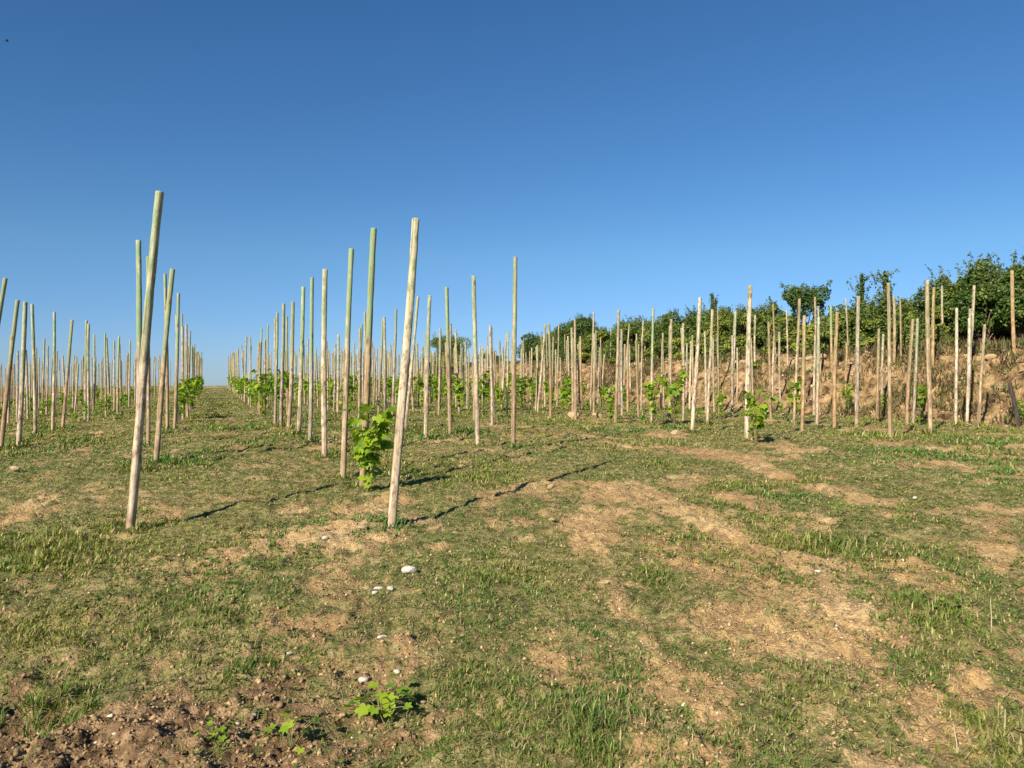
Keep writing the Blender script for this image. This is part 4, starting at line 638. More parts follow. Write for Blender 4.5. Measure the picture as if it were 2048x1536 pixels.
SHRUBS = [
 (-4.56, 57, 3.57, 2.7, 'bush', 'bush', 'lone dark rounded bush on the skyline left of the pale grey stake', 'bush'),
 (-5.64, 56, 1.76, 2.7, 'bush', 'bush', 'small low bush at the left side of the lone dark skyline bush', 'bush'),
 (-1.63, 60, 2.51, 1.07, 'low', 'bush', 'low thin bush on the skyline just left of the tall grey central stake', 'bush'),
 (1.49, 48.02, 2.51, 1.89, 'bush', 'bush', 'leftmost bush of the long hedge, above the first vine', 'bush'),
 (2.47, 45.51, 2.54, 2.14, 'bush', 'bush', 'dark bush second from the left end of the hedge', 'bush'),
 (3.71, 42.31, 3.39, 2.58, 'bush', 'bush', 'bright rounded bush where the hedge first rises right of centre', 'bush'),
 (4.79, 39.53, 2.34, 1.8, 'bush', 'bush', 'dip in the hedge with a low bush left of a tall tan stake', 'bush'),
 (5.71, 37.19, 2.59, 2.08, 'bush', 'bush', 'dark bush behind the thin pale stake on the bank top', 'bush'),
 (6.52, 35.1, 2.08, 1.82, 'bush', 'bush', 'olive bush behind the pale stake over the bright vine', 'bush'),
 (7.16, 33.45, 2.33, 2.13, 'bush', 'bush', 'broad olive bush left of the cream leaning stake', 'bush'),
 (7.78, 31.88, 1.78, 2.21, 'bush', 'bush', 'bush directly behind the cream leaning stake', 'bush'),
 (8.08, 31.09, 0.51, 2.55, 'spire', 'sapling', 'narrow dark shoot sticking up right of the cream leaning stake', 'sapling'),
 (8.45, 30.16, 1.89, 1.97, 'bush', 'bush', 'bush behind the grey stake near the narrow shoot', 'bush'),
 (8.96, 28.86, 1.71, 1.9, 'bush', 'bush', 'bush behind the brightest tall stake', 'bush'),
 (9.31, 27.96, 0.97, 2.17, 'bush', 'bush', 'dark thin bush between the brightest stake and the flat topped tree', 'bush'),
 (9.92, 26.38, 1.8, 2.37, 'umbrella', 'small_tree', 'small flat topped tree with sky showing beneath its crown', 'tree'),
 (9.27, 26.51, 1.57, 1.49, 'bush', 'bush', 'olive bush in front of the flat topped tree at its left', 'bush'),
 (10.2, 25.66, 1.79, 1.52, 'low', 'bush', 'low pale bush seen under the right side of the flat topped tree', 'bush'),
 (10.58, 24.69, 1.46, 1.61, 'bush', 'bush', 'yellow green bush behind the orange brown stake', 'bush'),
 (10.84, 24.01, 0.46, 2.4, 'spire', 'sapling', 'narrow pointed tree behind the grey stake', 'sapling'),
 (10.97, 23.68, 1.32, 1.81, 'bush', 'bush', 'dark bush at the foot of the narrow pointed tree', 'bush'),
 (11.18, 23.14, 0.82, 2.4, 'spire', 'sapling', 'upright sapling with a feathery top beside the tall tan stake', 'sapling'),
 (11.4, 22.59, 1.26, 1.52, 'bush', 'bush', 'bush right of the feathery upright sapling', 'bush'),
 (11.64, 21.96, 1.22, 1.46, 'bush', 'bush', 'yellow green bush left of the biggest tree', 'bush'),
 (11.88, 21.36, 1.26, 2.05, 'tall', 'small_tree', 'left shoulder of the biggest tree behind two tall stakes', 'tree'),
 (12.08, 20.85, 1.6, 2.34, 'tall', 'small_tree', 'broad leafy tree, left one of the biggest pair', 'tree'),
 (12.31, 20.25, 1.62, 2.49, 'tall', 'small_tree', 'broad tree with pointed tip, highest crown in view', 'tree'),
 (12.66, 19.35, 1.15, 2.24, 'tall', 'small_tree', 'dark tree behind the orange brown stake at the right edge', 'tree'),
 (12.87, 18.8, 1.83, 2.34, 'tall', 'small_tree', 'tree cut off by the right edge of the picture', 'tree'),
 (3.25, 47.59, 3.32, 1.96, 'bush', 'bush', 'back bush between the two left hedge bushes', 'bush'),
 (4.7, 43.88, 3.06, 1.97, 'bush', 'bush', 'back bush between the bright rounded bush and the dip', 'bush'),
 (5.74, 41.21, 2.58, 1.77, 'bush', 'bush', 'back bush left of the thin pale bank top stake', 'bush'),
 (6.63, 38.93, 2.71, 1.7, 'bush', 'bush', 'back bush filling the hedge left of the pale stake', 'bush'),
 (7.41, 36.93, 2.57, 1.84, 'bush', 'bush', 'back bush filling the hedge behind the tan stake', 'bush'),
 (8.08, 35.2, 2.21, 2.01, 'bush', 'bush', 'back bush left of the cream leaning stake', 'bush'),
 (8.79, 33.39, 2.09, 1.97, 'bush', 'bush', 'back bush below the narrow dark shoot', 'bush'),
 (9.4, 31.82, 2.0, 1.76, 'bush', 'bush', 'back bush between the grey and the brightest stake', 'bush'),
 (9.94, 30.44, 1.91, 1.69, 'bush', 'bush', 'back bush right of the brightest stake', 'bush'),
 (10.64, 28.64, 2.0, 1.36, 'bush', 'bush', 'back bush under the flat topped tree', 'bush'),
 (11.22, 27.14, 1.7, 1.32, 'bush', 'bush', 'back bush left of the orange brown stake', 'bush'),
 (11.63, 26.09, 1.64, 1.47, 'bush', 'bush', 'back bush around the narrow pointed tree', 'bush'),
 (12.12, 24.85, 1.73, 1.44, 'bush', 'bush', 'back bush around the feathery sapling', 'bush'),
 (12.43, 24.05, 1.51, 1.36, 'bush', 'bush', 'back bush behind the lone brown stake', 'bush'),
 (12.71, 23.34, 1.46, 1.45, 'bush', 'bush', 'back bush at the left foot of the biggest tree', 'bush'),
 (12.93, 22.75, 1.59, 1.66, 'bush', 'bush', 'back bush inside the shade of the biggest tree', 'bush'),
 (13.19, 22.08, 1.69, 1.66, 'bush', 'bush', 'back bush beneath the highest crown', 'bush'),
 (13.47, 21.39, 1.49, 1.53, 'bush', 'bush', 'back bush filling the gap left of the right edge tree', 'bush'),
 (13.77, 20.6, 1.58, 1.57, 'bush', 'bush', 'back bush at the right edge', 'bush'),
 (3.58, 39.32, 1.64, 0.93, 'low', 'bush', 'low yellowish shrub in front of the bright rounded bush', 'bush'),
 (5.23, 35.08, 1.59, 0.86, 'low', 'bush', 'low yellowish shrub at the bank top below the dark bush', 'bush'),
 (6.88, 30.84, 1.5, 1.03, 'low', 'bush', 'low yellowish shrub left of the cream leaning stake', 'bush'),
 (7.71, 28.72, 1.3, 1.0, 'low', 'bush', 'low yellowish shrub at the bank top near the grey stake', 'bush'),
 (9.62, 23.82, 1.24, 0.81, 'low', 'bush', 'low yellow green shrub right of the flat topped tree', 'bush'),
 (10.72, 21.0, 1.02, 0.78, 'low', 'bush', 'low yellow green shrub behind the lone brown stake', 'bush'),
 (7.9, 24.89, 0.69, 0.2, 'low', 'bush', 'dark green tuft of shrub on the bank right of the brightest stake', 'bush'),
 (10.25, 22.19, 1.01, 0.66, 'low', 'bush', 'low olive shrub below the narrow pointed tree', 'bush'),
 (11.08, 20.07, 0.98, 0.65, 'low', 'bush', 'low dark shrub at the foot of the biggest tree', 'bush'),
 (8.89, 25.7, 1.25, 0.83, 'low', 'bush', 'low olive shrub left of the tan stake', 'bush'),
 (-4.15, 54, 2.82, 2.26, 'low', 'bush', 'low leafy bush filling the foot of the lone skyline bush', 'bush'),
]
STUB = (10.024, 15.383, -0.119, 0.953)
BIRD = (-39.1, 60.0, 28.15)
#DATA-END

def seg_dist(px, py, pts):
    d = np.full(np.shape(px), 1e9)
    for (ax, ay), (bx, by) in zip(pts[:-1], pts[1:]):
        vx, vy = bx - ax, by - ay
        t = np.clip(((px - ax) * vx + (py - ay) * vy) / (vx * vx + vy * vy), 0, 1)
        d = np.minimum(d, np.hypot(px - ax - t * vx, py - ay - t * vy))
    return d

def bareness(x, y):
    """0 = thick grass ... 1 = bare soil"""
    x = np.asarray(x, float); y = np.asarray(y, float)
    b = 0.395 + 0.9 * (fbm(x * 1.5, y * 1.0, 40, 4, .6) - 0.5) + 0.95 * (fbm(x * 5, y * 4, 60, 4, .7) - 0.5)
    wx = x + 0.25 * (fbm(x * 2.2, y * 2.2, 70, 3) - .5); wy = y + 0.35 * (fbm(x * 2.2, y * 2.2, 80, 3) - .5)
    b = b + 0.5 * (fbm(x * 3.4 + y * 1.5, y * .9 - x * .5, 63, 3, .6) - .5) * sstep(-1, 1, x)
    for cx, cy, rx, ry, s in BLOBS:
        q = ((wx - cx) / rx) ** 2 + ((wy - cy) / ry) ** 2
        b = b + s * (0.31 if s > 0 else .5) * np.exp(-q * 0.9)
    b = b + .34 * np.exp(-(((wx + 1.7) / 1.25) ** 2 + ((wy - 2.75) / .42) ** 2))
    for wd, s, pts in TRACKS:
        d = seg_dist(wx, wy, pts)
        b = b + s * 0.46 * np.exp(-(d / wd) ** 2)
    vp = vp_of(x, y)
    bank = sstep(15.5, 16.2, vp) * sstep(3, 8, y)
    b = b * (1 - bank) + bank * (0.72 + 0.5 * (fbm(x * .9, y * .9, 90, 3) - .5) + .1 * sstep(1.5, 3.5, vp - 15.7) - 0.35 * sstep(18.2, 20, vp))
    return np.clip(b, 0, 1)

def clods(x, y, b):
    """small scale relief of the real surface"""
    r = np.hypot(x, y)
    k = np.clip(1.3 - r / 30, 0.25, 1)
    z = 0.11 * (fbm(x * 2.0, y * 3.4, 31, 4, .6) - .5) + (0.045 + .035 * b) * (fbm(x * 9, y * 9, 33, 3, .6) - .5) * k
    z = z + 0.032 * (.35 + b) * (fbm(x * 34, y * 34, 35, 2) - .5) * (r < 14)
    vp = vp_of(x, y)
    bank = sstep(15.4, 16.3, vp) * (1 - sstep(18.6, 19.5, vp)) * sstep(3, 8, y)
    z = z + bank * (0.62 * (fbm(x * 1.3, y * 1.3, 37, 4, .62) - .5) + .26 * (fbm(x * 6, y * 6, 39, 3, .6) - .5))
    # loose dug earth at the lower left of the plot
    z = z + LOWDIG * np.exp(-(((x + 2.0) / 1.0) ** 2 + ((y - 3.0) / .45) ** 2)) * (fbm(x * 6, y * 6, 43, 3) - .6)
    return z

LOWDIG = 0.16

def ground_z(x, y):
    b = bareness(x, y)
    return terrain(x, y) + clods(np.asarray(x, float), np.asarray(y, float), b)

# ------------------------------------------------------------------ materials
def newmat(name):
    m = bpy.data.materials.new(name)
    m.use_nodes = True
    return m, m.node_tree, m.node_tree.nodes['Principled BSDF']

def N(nt, t, **kw):
    n = nt.nodes.new(t)
    for k, v in kw.items(): setattr(n, k, v)
    return n

def noise(nt, vec, scale, detail=4, rough=.55):
    n = N(nt, 'ShaderNodeTexNoise')
    n.inputs['Scale'].default_value = scale
    n.inputs['Detail'].default_value = detail
    n.inputs['Roughness'].default_value = rough
    if vec is not None: nt.links.new(vec, n.inputs['Vector'])
    return n.outputs['Fac']

def ramp(nt, fac, stops):
    n = N(nt, 'ShaderNodeValToRGB')
    e = n.color_ramp.elements
    while len(e) < len(stops): e.new(.5)
    for el, (p, c) in zip(e, stops):
        el.position = p
        el.color = (*c, 1) if len(c) == 3 else c
    nt.links.new(fac, n.inputs[0])
    return n.outputs[0]

def mixc(nt, fac, a, b, mode='MIX'):
    n = N(nt, 'ShaderNodeMix', data_type='RGBA', blend_type=mode)
    for sock, v in ((n.inputs[0], fac), (n.inputs[6], a), (n.inputs[7], b)):
        if hasattr(v, 'links') or isinstance(v, bpy.types.NodeSocket): nt.links.new(v, sock)
        elif isinstance(v, (int, float)): sock.default_value = v
        else: sock.default_value = (*v, 1)
    return n.outputs[2]

def maths(nt, op, a, b=None, c=None, clamp=False):
    n = N(nt, 'ShaderNodeMath', operation=op)
    n.use_clamp = clamp
    for s, v in zip(n.inputs, (a, b, c)):
        if v is None: continue
        if isinstance(v, bpy.types.NodeSocket): nt.links.new(v, s)
        else: s.default_value = v
    return n.outputs[0]

def bump(nt, bsdf, h, strength, dist):
    n = N(nt, 'ShaderNodeBump')
    n.inputs['Strength'].default_value = strength
    n.inputs['Distance'].default_value = dist
    nt.links.new(h, n.inputs['Height'])
    nt.links.new(n.outputs[0], bsdf.inputs['Normal'])

def mat_ground():
    m, nt, b = newmat('soil_and_turf')
    pos = N(nt, 'ShaderNodeNewGeometry').outputs['Position']
    at = N(nt, 'ShaderNodeAttribute', attribute_name='bare').outputs['Fac']
    dug = N(nt, 'ShaderNodeAttribute', attribute_name='dug').outputs['Fac']
    bank = N(nt, 'ShaderNodeAttribute', attribute_name='bank').outputs['Fac']
    n1 = noise(nt, pos, 1.1, 5, .6); n2 = noise(nt, pos, 14, 6, .65); n3 = noise(nt, pos, 75, 4, .6)
    soil = ramp(nt, n1, [(.30, (.33, .215, .095)), (.5, (.51, .345, .155)), (.72, (.66, .49, .26))])
    soil = mixc(nt, maths(nt, 'MULTIPLY', ramp(nt, n2, [(.42, (0, 0, 0)), (.62, (1, 1, 1))]), .7), soil, (.20, .130, .065))
    soil = mixc(nt, maths(nt, 'MULTIPLY', ramp(nt, n3, [(.58, (0, 0, 0)), (.70, (1, 1, 1))]), .5), soil, (.56, .44, .28))
    dugc = ramp(nt, n2, [(.35, (.055, .035, .020)), (.5, (.19, .12, .062)), (.66, (.42, .29, .155))])
    soil = mixc(nt, dug, soil, dugc)
    bankc = ramp(nt, noise(nt, pos, 3.2, 6, .68), [(.37, (.050, .032, .018)), (.46, (.20, .130, .062)), (.56, (.36, .24, .115)), (.68, (.50, .36, .20))])
    soil = mixc(nt, bank, soil, bankc)
    thatch = ramp(nt, noise(nt, pos, 13, 8, .78), [(.37, (.045, .050, .018)), (.46, (.135, .140, .042)), (.54, (.26, .225, .090)), (.64, (.44, .35, .18))])
    mp = N(nt, 'ShaderNodeMapping'); mp.inputs['Scale'].default_value = (1.0, 1.7, 1)
    nt.links.new(pos, mp.inputs['Vector'])
    n4 = noise(nt, mp.outputs[0], 2.6, 5, .7)
    thatch = mixc(nt, ramp(nt, n4, [(.46, (0, 0, 0)), (.60, (.6, .6, .6))]), thatch, (.085, .110, .030))
    thatch = mixc(nt, ramp(nt, n4, [(.34, (.7, .7, .7)), (.43, (0, 0, 0))]), thatch, (.36, .29, .14))
    f = maths(nt, 'ADD', at, maths(nt, 'MULTIPLY', maths(nt, 'SUBTRACT', n2, .5), 1.3))
    f = maths(nt, 'ADD', f, maths(nt, 'MULTIPLY', maths(nt, 'SUBTRACT', n3, .5), .5))
    f = ramp(nt, f, [(.45, (0, 0, 0)), (.58, (1, 1, 1))])
    col = mixc(nt, f, thatch, soil)
    nt.links.new(col, b.inputs['Base Color'])
    b.inputs['Roughness'].default_value = .95
    b.inputs['Specular IOR Level'].default_value = .15
    h = maths(nt, 'ADD', n2, maths(nt, 'MULTIPLY', n3, .5))
    bump(nt, b, h, 1.0, .04)
    return m

def mat_leaf(name, trans=.3, rough=.55, spec=.25):
    m, nt, b = newmat(name)
    c = N(nt, 'ShaderNodeAttribute', attribute_name='Col').outputs['Color']
    nt.links.new(c, b.inputs['Base Color'])
    b.inputs['Roughness'].default_value = rough
    b.inputs['Specular IOR Level'].default_value = spec
    t = N(nt, 'ShaderNodeBsdfTranslucent')
    g = N(nt, 'ShaderNodeMix', data_type='RGBA', blend_type='MULTIPLY')
    g.inputs[0].default_value = 1
    nt.links.new(c, g.inputs[6]); g.inputs[7].default_value = (1.5, 1.5, .6, 1)
    nt.links.new(g.outputs[2], t.inputs['Color'])
    mx = N(nt, 'ShaderNodeMixShader'); mx.inputs[0].default_value = trans
    nt.links.new(b.outputs[0], mx.inputs[1]); nt.links.new(t.outputs[0], mx.inputs[2])
    nt.links.new(mx.outputs[0], nt.nodes['Material Output'].inputs['Surface'])
    return m

def mat_post():
    m, nt, b = newmat('weathered_wood')
    tc = N(nt, 'ShaderNodeTexCoord').outputs['Object']
    rnd = N(nt, 'ShaderNodeObjectInfo').outputs['Random']
    mp = N(nt, 'ShaderNodeMapping'); mp.inputs['Scale'].default_value = (38, 38, 1.6)
    off = N(nt, 'ShaderNodeCombineXYZ')
    for i in range(3): nt.links.new(maths(nt, 'MULTIPLY', rnd, 91.7 * (i + 1)), off.inputs[i])
    ad = N(nt, 'ShaderNodeVectorMath', operation='ADD')
    nt.links.new(tc, mp.inputs['Vector']); nt.links.new(mp.outputs[0], ad.inputs[0]); nt.links.new(off.outputs[0], ad.inputs[1])
    grain = noise(nt, ad.outputs[0], 1.0, 6, .65)
    mp2 = N(nt, 'ShaderNodeMapping'); mp2.inputs['Scale'].default_value = (4, 4, 2.2)
    ad2 = N(nt, 'ShaderNodeVectorMath', operation='ADD')
    nt.links.new(tc, mp2.inputs['Vector']); nt.links.new(mp2.outputs[0], ad2.inputs[0]); nt.links.new(off.outputs[0], ad2.inputs[1])
    patch = noise(nt, ad2.outputs[0], 1.0, 4, .6)
    mp3 = N(nt, 'ShaderNodeMapping'); mp3.inputs['Scale'].default_value = (22, 22, 9)
    ad3 = N(nt, 'ShaderNodeVectorMath', operation='ADD')
    nt.links.new(tc, mp3.inputs['Vector']); nt.links.new(mp3.outputs[0], ad3.inputs[0]); nt.links.new(off.outputs[0], ad3.inputs[1])
    mott = noise(nt, ad3.outputs[0], 1.0, 6, .7)
    oi = N(nt, 'ShaderNodeObjectInfo')
    tone = oi.outputs['Color']; galpha = oi.outputs['Alpha']
    dark = mixc(nt, 1.0, tone, (.48, .42, .37), 'MULTIPLY')
    col = mixc(nt, ramp(nt, grain, [(.36, (1, 1, 1)), (.58, (0, 0, 0))]), tone, dark)
    col = mixc(nt, maths(nt, 'MULTIPLY', ramp(nt, patch, [(.50, (0, 0, 0)), (.72, (1, 1, 1))]), .45), col, (.20, .13, .075))
    col = mixc(nt, ramp(nt, mott, [(.48, (0, 0, 0)), (.62, (.9, .9, .9))]), col, (.17, .120, .075))
    col = mixc(nt, ramp(nt, mott, [(.30, (.55, .55, .55)), (.42, (0, 0, 0))]), col, (.70, .62, .48))
    mp4 = N(nt, 'ShaderNodeMapping'); mp4.inputs['Scale'].default_value = (75, 75, 1.3)
    ad4 = N(nt, 'ShaderNodeVectorMath', operation='ADD')
    nt.links.new(tc, mp4.inputs['Vector']); nt.links.new(mp4.outputs[0], ad4.inputs[0]); nt.links.new(off.outputs[0], ad4.inputs[1])
    crack = noise(nt, ad4.outputs[0], 1.0, 3, .5)
    knot = N(nt, 'ShaderNodeTexVoronoi'); knot.inputs['Scale'].default_value = 1.0
    mp5 = N(nt, 'ShaderNodeMapping'); mp5.inputs['Scale'].default_value = (9, 9, 3.2)
    ad5 = N(nt, 'ShaderNodeVectorMath', operation='ADD')
    nt.links.new(tc, mp5.inputs['Vector']); nt.links.new(mp5.outputs[0], ad5.inputs[0]); nt.links.new(off.outputs[0], ad5.inputs[1])
    nt.links.new(ad5.outputs[0], knot.inputs['Vector'])
    crk = ramp(nt, crack, [(.30, (1, 1, 1)), (.40, (0, 0, 0))])
    knt = ramp(nt, knot.outputs['Distance'], [(.07, (1, 1, 1)), (.16, (0, 0, 0))])
    # patchy green tint on the upper part
    z = N(nt, 'ShaderNodeSeparateXYZ'); nt.links.new(tc, z.inputs[0])
    zz = maths(nt, 'ADD', z.outputs['Z'], maths(nt, 'MULTIPLY', maths(nt, 'SUBTRACT', patch, .5), 1.6))
    gz = N(nt, 'ShaderNodeMapRange'); gz.inputs['From Min'].default_value = 1.05; gz.inputs['From Max'].default_value = 1.65
    nt.links.new(zz, gz.inputs['Value'])
    amt = maths(nt, 'MULTIPLY', gz.outputs[0], galpha)
    amt = maths(nt, 'MULTIPLY', amt, ramp(nt, mott, [(.34, (.35, .35, .35)), (.56, (1, 1, 1))]))
    col = mixc(nt, amt, col, (.20, .33, .17))
    col = mixc(nt, maths(nt, 'MULTIPLY', crk, .75), col, (.10, .07, .045))
    col = mixc(nt, maths(nt, 'MULTIPLY', knt, .8), col, (.11, .07, .04))
    # soil-stained foot
    fz = N(nt, 'ShaderNodeMapRange'); fz.inputs['From Min'].default_value = .28; fz.inputs['From Max'].default_value = .02
    nt.links.new(zz, fz.inputs['Value'])
    col = mixc(nt, maths(nt, 'MULTIPLY', fz.outputs[0], .55), col, (.30, .21, .12))
    nt.links.new(col, b.inputs['Base Color'])
    b.inputs['Roughness'].default_value = .85
    b.inputs['Specular IOR Level'].default_value = .2
    bump(nt, b, maths(nt, 'ADD', grain, mott), .9, .006)
    return m

def mat_stone(name, c1, c2, scale=6):
    m, nt, b = newmat(name)
    tc = N(nt, 'ShaderNodeTexCoord').outputs['Object']
    n = noise(nt, tc, scale, 6, .65)
    nt.links.new(ramp(nt, n, [(.35, c1), (.65, c2)]), b.inputs['Base Color'])
    b.inputs['Roughness'].default_value = .9
    bump(nt, b, n, .5, .01)
    return m

def mat_bark(name, c1, c2):
    m, nt, b = newmat(name)
    tc = N(nt, 'ShaderNodeTexCoord').outputs['Object']
    mp = N(nt, 'ShaderNodeMapping'); mp.inputs['Scale'].default_value = (40, 40, 8)
    nt.links.new(tc, mp.inputs['Vector'])
    n = noise(nt, mp.outputs[0], 1.5, 5, .6)
    nt.links.new(ramp(nt, n, [(.35, c1), (.65, c2)]), b.inputs['Base Color'])
    b.inputs['Roughness'].default_value = .9
    bump(nt, b, n, .6, .006)
    return m

M_GROUND = mat_ground()
M_GRASS = mat_leaf('grass_blades', .25, .6, .2)
M_DRY = mat_leaf('dry_straw', .2, .75, .15)
M_LEAF = mat_leaf('shrub_leaves', .22, .5, .3)
M_VINE = mat_leaf('vine_leaves', .42, .45, .35)
M_POST = mat_post()
M_STONE = mat_stone('white_limestone', (.40, .35, .27), (.76, .73, .66), 22)
M_TAN = mat_stone('tan_stone', (.27, .19, .10), (.50, .37, .21), 10)
M_RUB = mat_stone('bank_rubble', (.26, .18, .11), (.50, .38, .25), 5)
M_PEB = mat_leaf('soil_crumbs', 0.0, .95, .1)
M_BARK = mat_bark('bark', (.07, .045, .03), (.17, .12, .08))
M_SHOOT = mat_bark('green_shoot', (.14, .17, .05), (.26, .24, .09))

# ------------------------------------------------------------------ ground (one sheet to the horizon)
def build_ground():
    ang_f = np.linspace(-52, 52, 560)
    ang_b = np.linspace(52, 308, 60)[1:-1]
    ang = np.radians(np.concatenate([ang_f, ang_b]))
    rr = np.concatenate([np.geomspace(.35, 1.8, 14)[:-1], np.geomspace(1.8, 75, 640), np.geomspace(75, 5000, 46)[1:]])
    A, RR = np.meshgrid(ang, rr)
    X = np.sin(A) * RR; Y = np.cos(A) * RR
    b = bareness(X, Y)
    Z = terrain(X, Y) + clods(X, Y, b) * np.clip(1.5 - RR / 160, 0, 1)
    n, m = X.shape
    verts = np.stack([X, Y, Z], -1).reshape(-1, 3)
    verts = np.vstack([verts, [[0, 0, float(ground_z(0., 0.))]]])
    idx = np.arange(n * m).reshape(n, m)
    nx = np.roll(idx, -1, axis=1)
    quads = np.stack([idx[:-1], idx[1:], nx[1:], nx[:-1]], -1).reshape(-1, 4)[:, ::-1]
    fan = np.stack([np.full(m, n * m), nx[0], idx[0]], -1)
    me = mesh_np('ground', verts, [quads[:, ::-1][:, ::-1], fan], M_GROUND, smooth=True)
    bb = np.append(b.ravel(), .5)
    x, y = verts[:, 0], verts[:, 1]
    vp = vp_of(x, y)
    bank = sstep(15.4, 16.0, vp) * (1 - sstep(18.9, 20.5, vp)) * sstep(3, 8, y)
    dug = np.clip(np.exp(-(((x + 1.75) / 1.5) ** 2 + ((y - 2.9) / .8) ** 2)) * 1.7 + .45 * (fbm(x * .8, y * .8, 101, 3) - .45) * (np.hypot(x, y) < 9), 0, 1)
    add_float_attr(me, 'bare', bb)
    add_float_attr(me, 'bank', bank)
    add_float_attr(me, 'dug', dug)
    o = bpy.data.objects.new('ground', me)
    tag(link(o), 'sunlit vineyard soil with patchy turf, rising to a stony bank', 'ground', kind='structure')
build_ground()

# ------------------------------------------------------------------ grass
rng = np.random.default_rng(7)
def blades(P, h, wd, yaw, lean, col, bend=.5):
    """5-vertex blades: P (n,3)"""
    n = len(P)
    dx, dy = np.cos(yaw), np.sin(yaw)
    side = np.stack([-dy, dx, np.zeros(n)], -1)
    dirv = np.stack([dx * np.sin(lean), dy * np.sin(lean), np.cos(lean)], -1)
    l2 = np.clip(lean + bend, 0, 1.75)
    dir2 = np.stack([dx * np.sin(l2), dy * np.sin(l2), np.cos(l2)], -1)
    mid = P + dirv * (h * .55)[:, None]
    tip = mid + dir2 * (h * .5)[:, None]
    s = side * (wd * .5)[:, None]
    V = np.stack([P - s, P + s, mid + s * .8, mid - s * .8, tip], 1).reshape(-1, 3)
    i = np.arange(n)[:, None] * 5
    Q = i + np.array([[0, 1, 2, 3]]); T = i + np.array([[3, 2, 4]])
    return V, Q, T, np.repeat(col, 5, axis=0)

def scatter(nt_, dmin, dmax, power, half=43):
    """tuft centres with areal density falling as r**-power"""
    u = rng.random(nt_)
    e = 2 - power
    r = (dmin ** e + u * (dmax ** e - dmin ** e)) ** (1 / e)
    a = np.radians(rng.uniform(-half, half, nt_))
    return np.sin(a) * r, np.cos(a) * r, r

def lerp(a, b, t): return np.asarray(a) * (1 - t[:, None]) + np.asarray(b) * t[:, None]

def green_cols(n, x, y, dist):
    t = np.clip(fbm(x * 1.7, y * 1.7, 55, 3) + rng.normal(0, .17, n), 0, 1)
    c = lerp((.060, .135, .018), (.26, .275, .060), t)
    lush = np.clip((fbm(x * .8, y * .8, 57, 3) - .52) * 5, 0, 1)
    c = c * (1 - lush[:, None]) + np.asarray((.055, .155, .022)) * lush[:, None] * (1 + .3 * rng.random(n)[:, None])
    dry = rng.random(n) < .22
    c[dry] = np.array((.42, .34, .17)) * rng.uniform(.7, 1.15, (dry.sum(), 1))
    return c

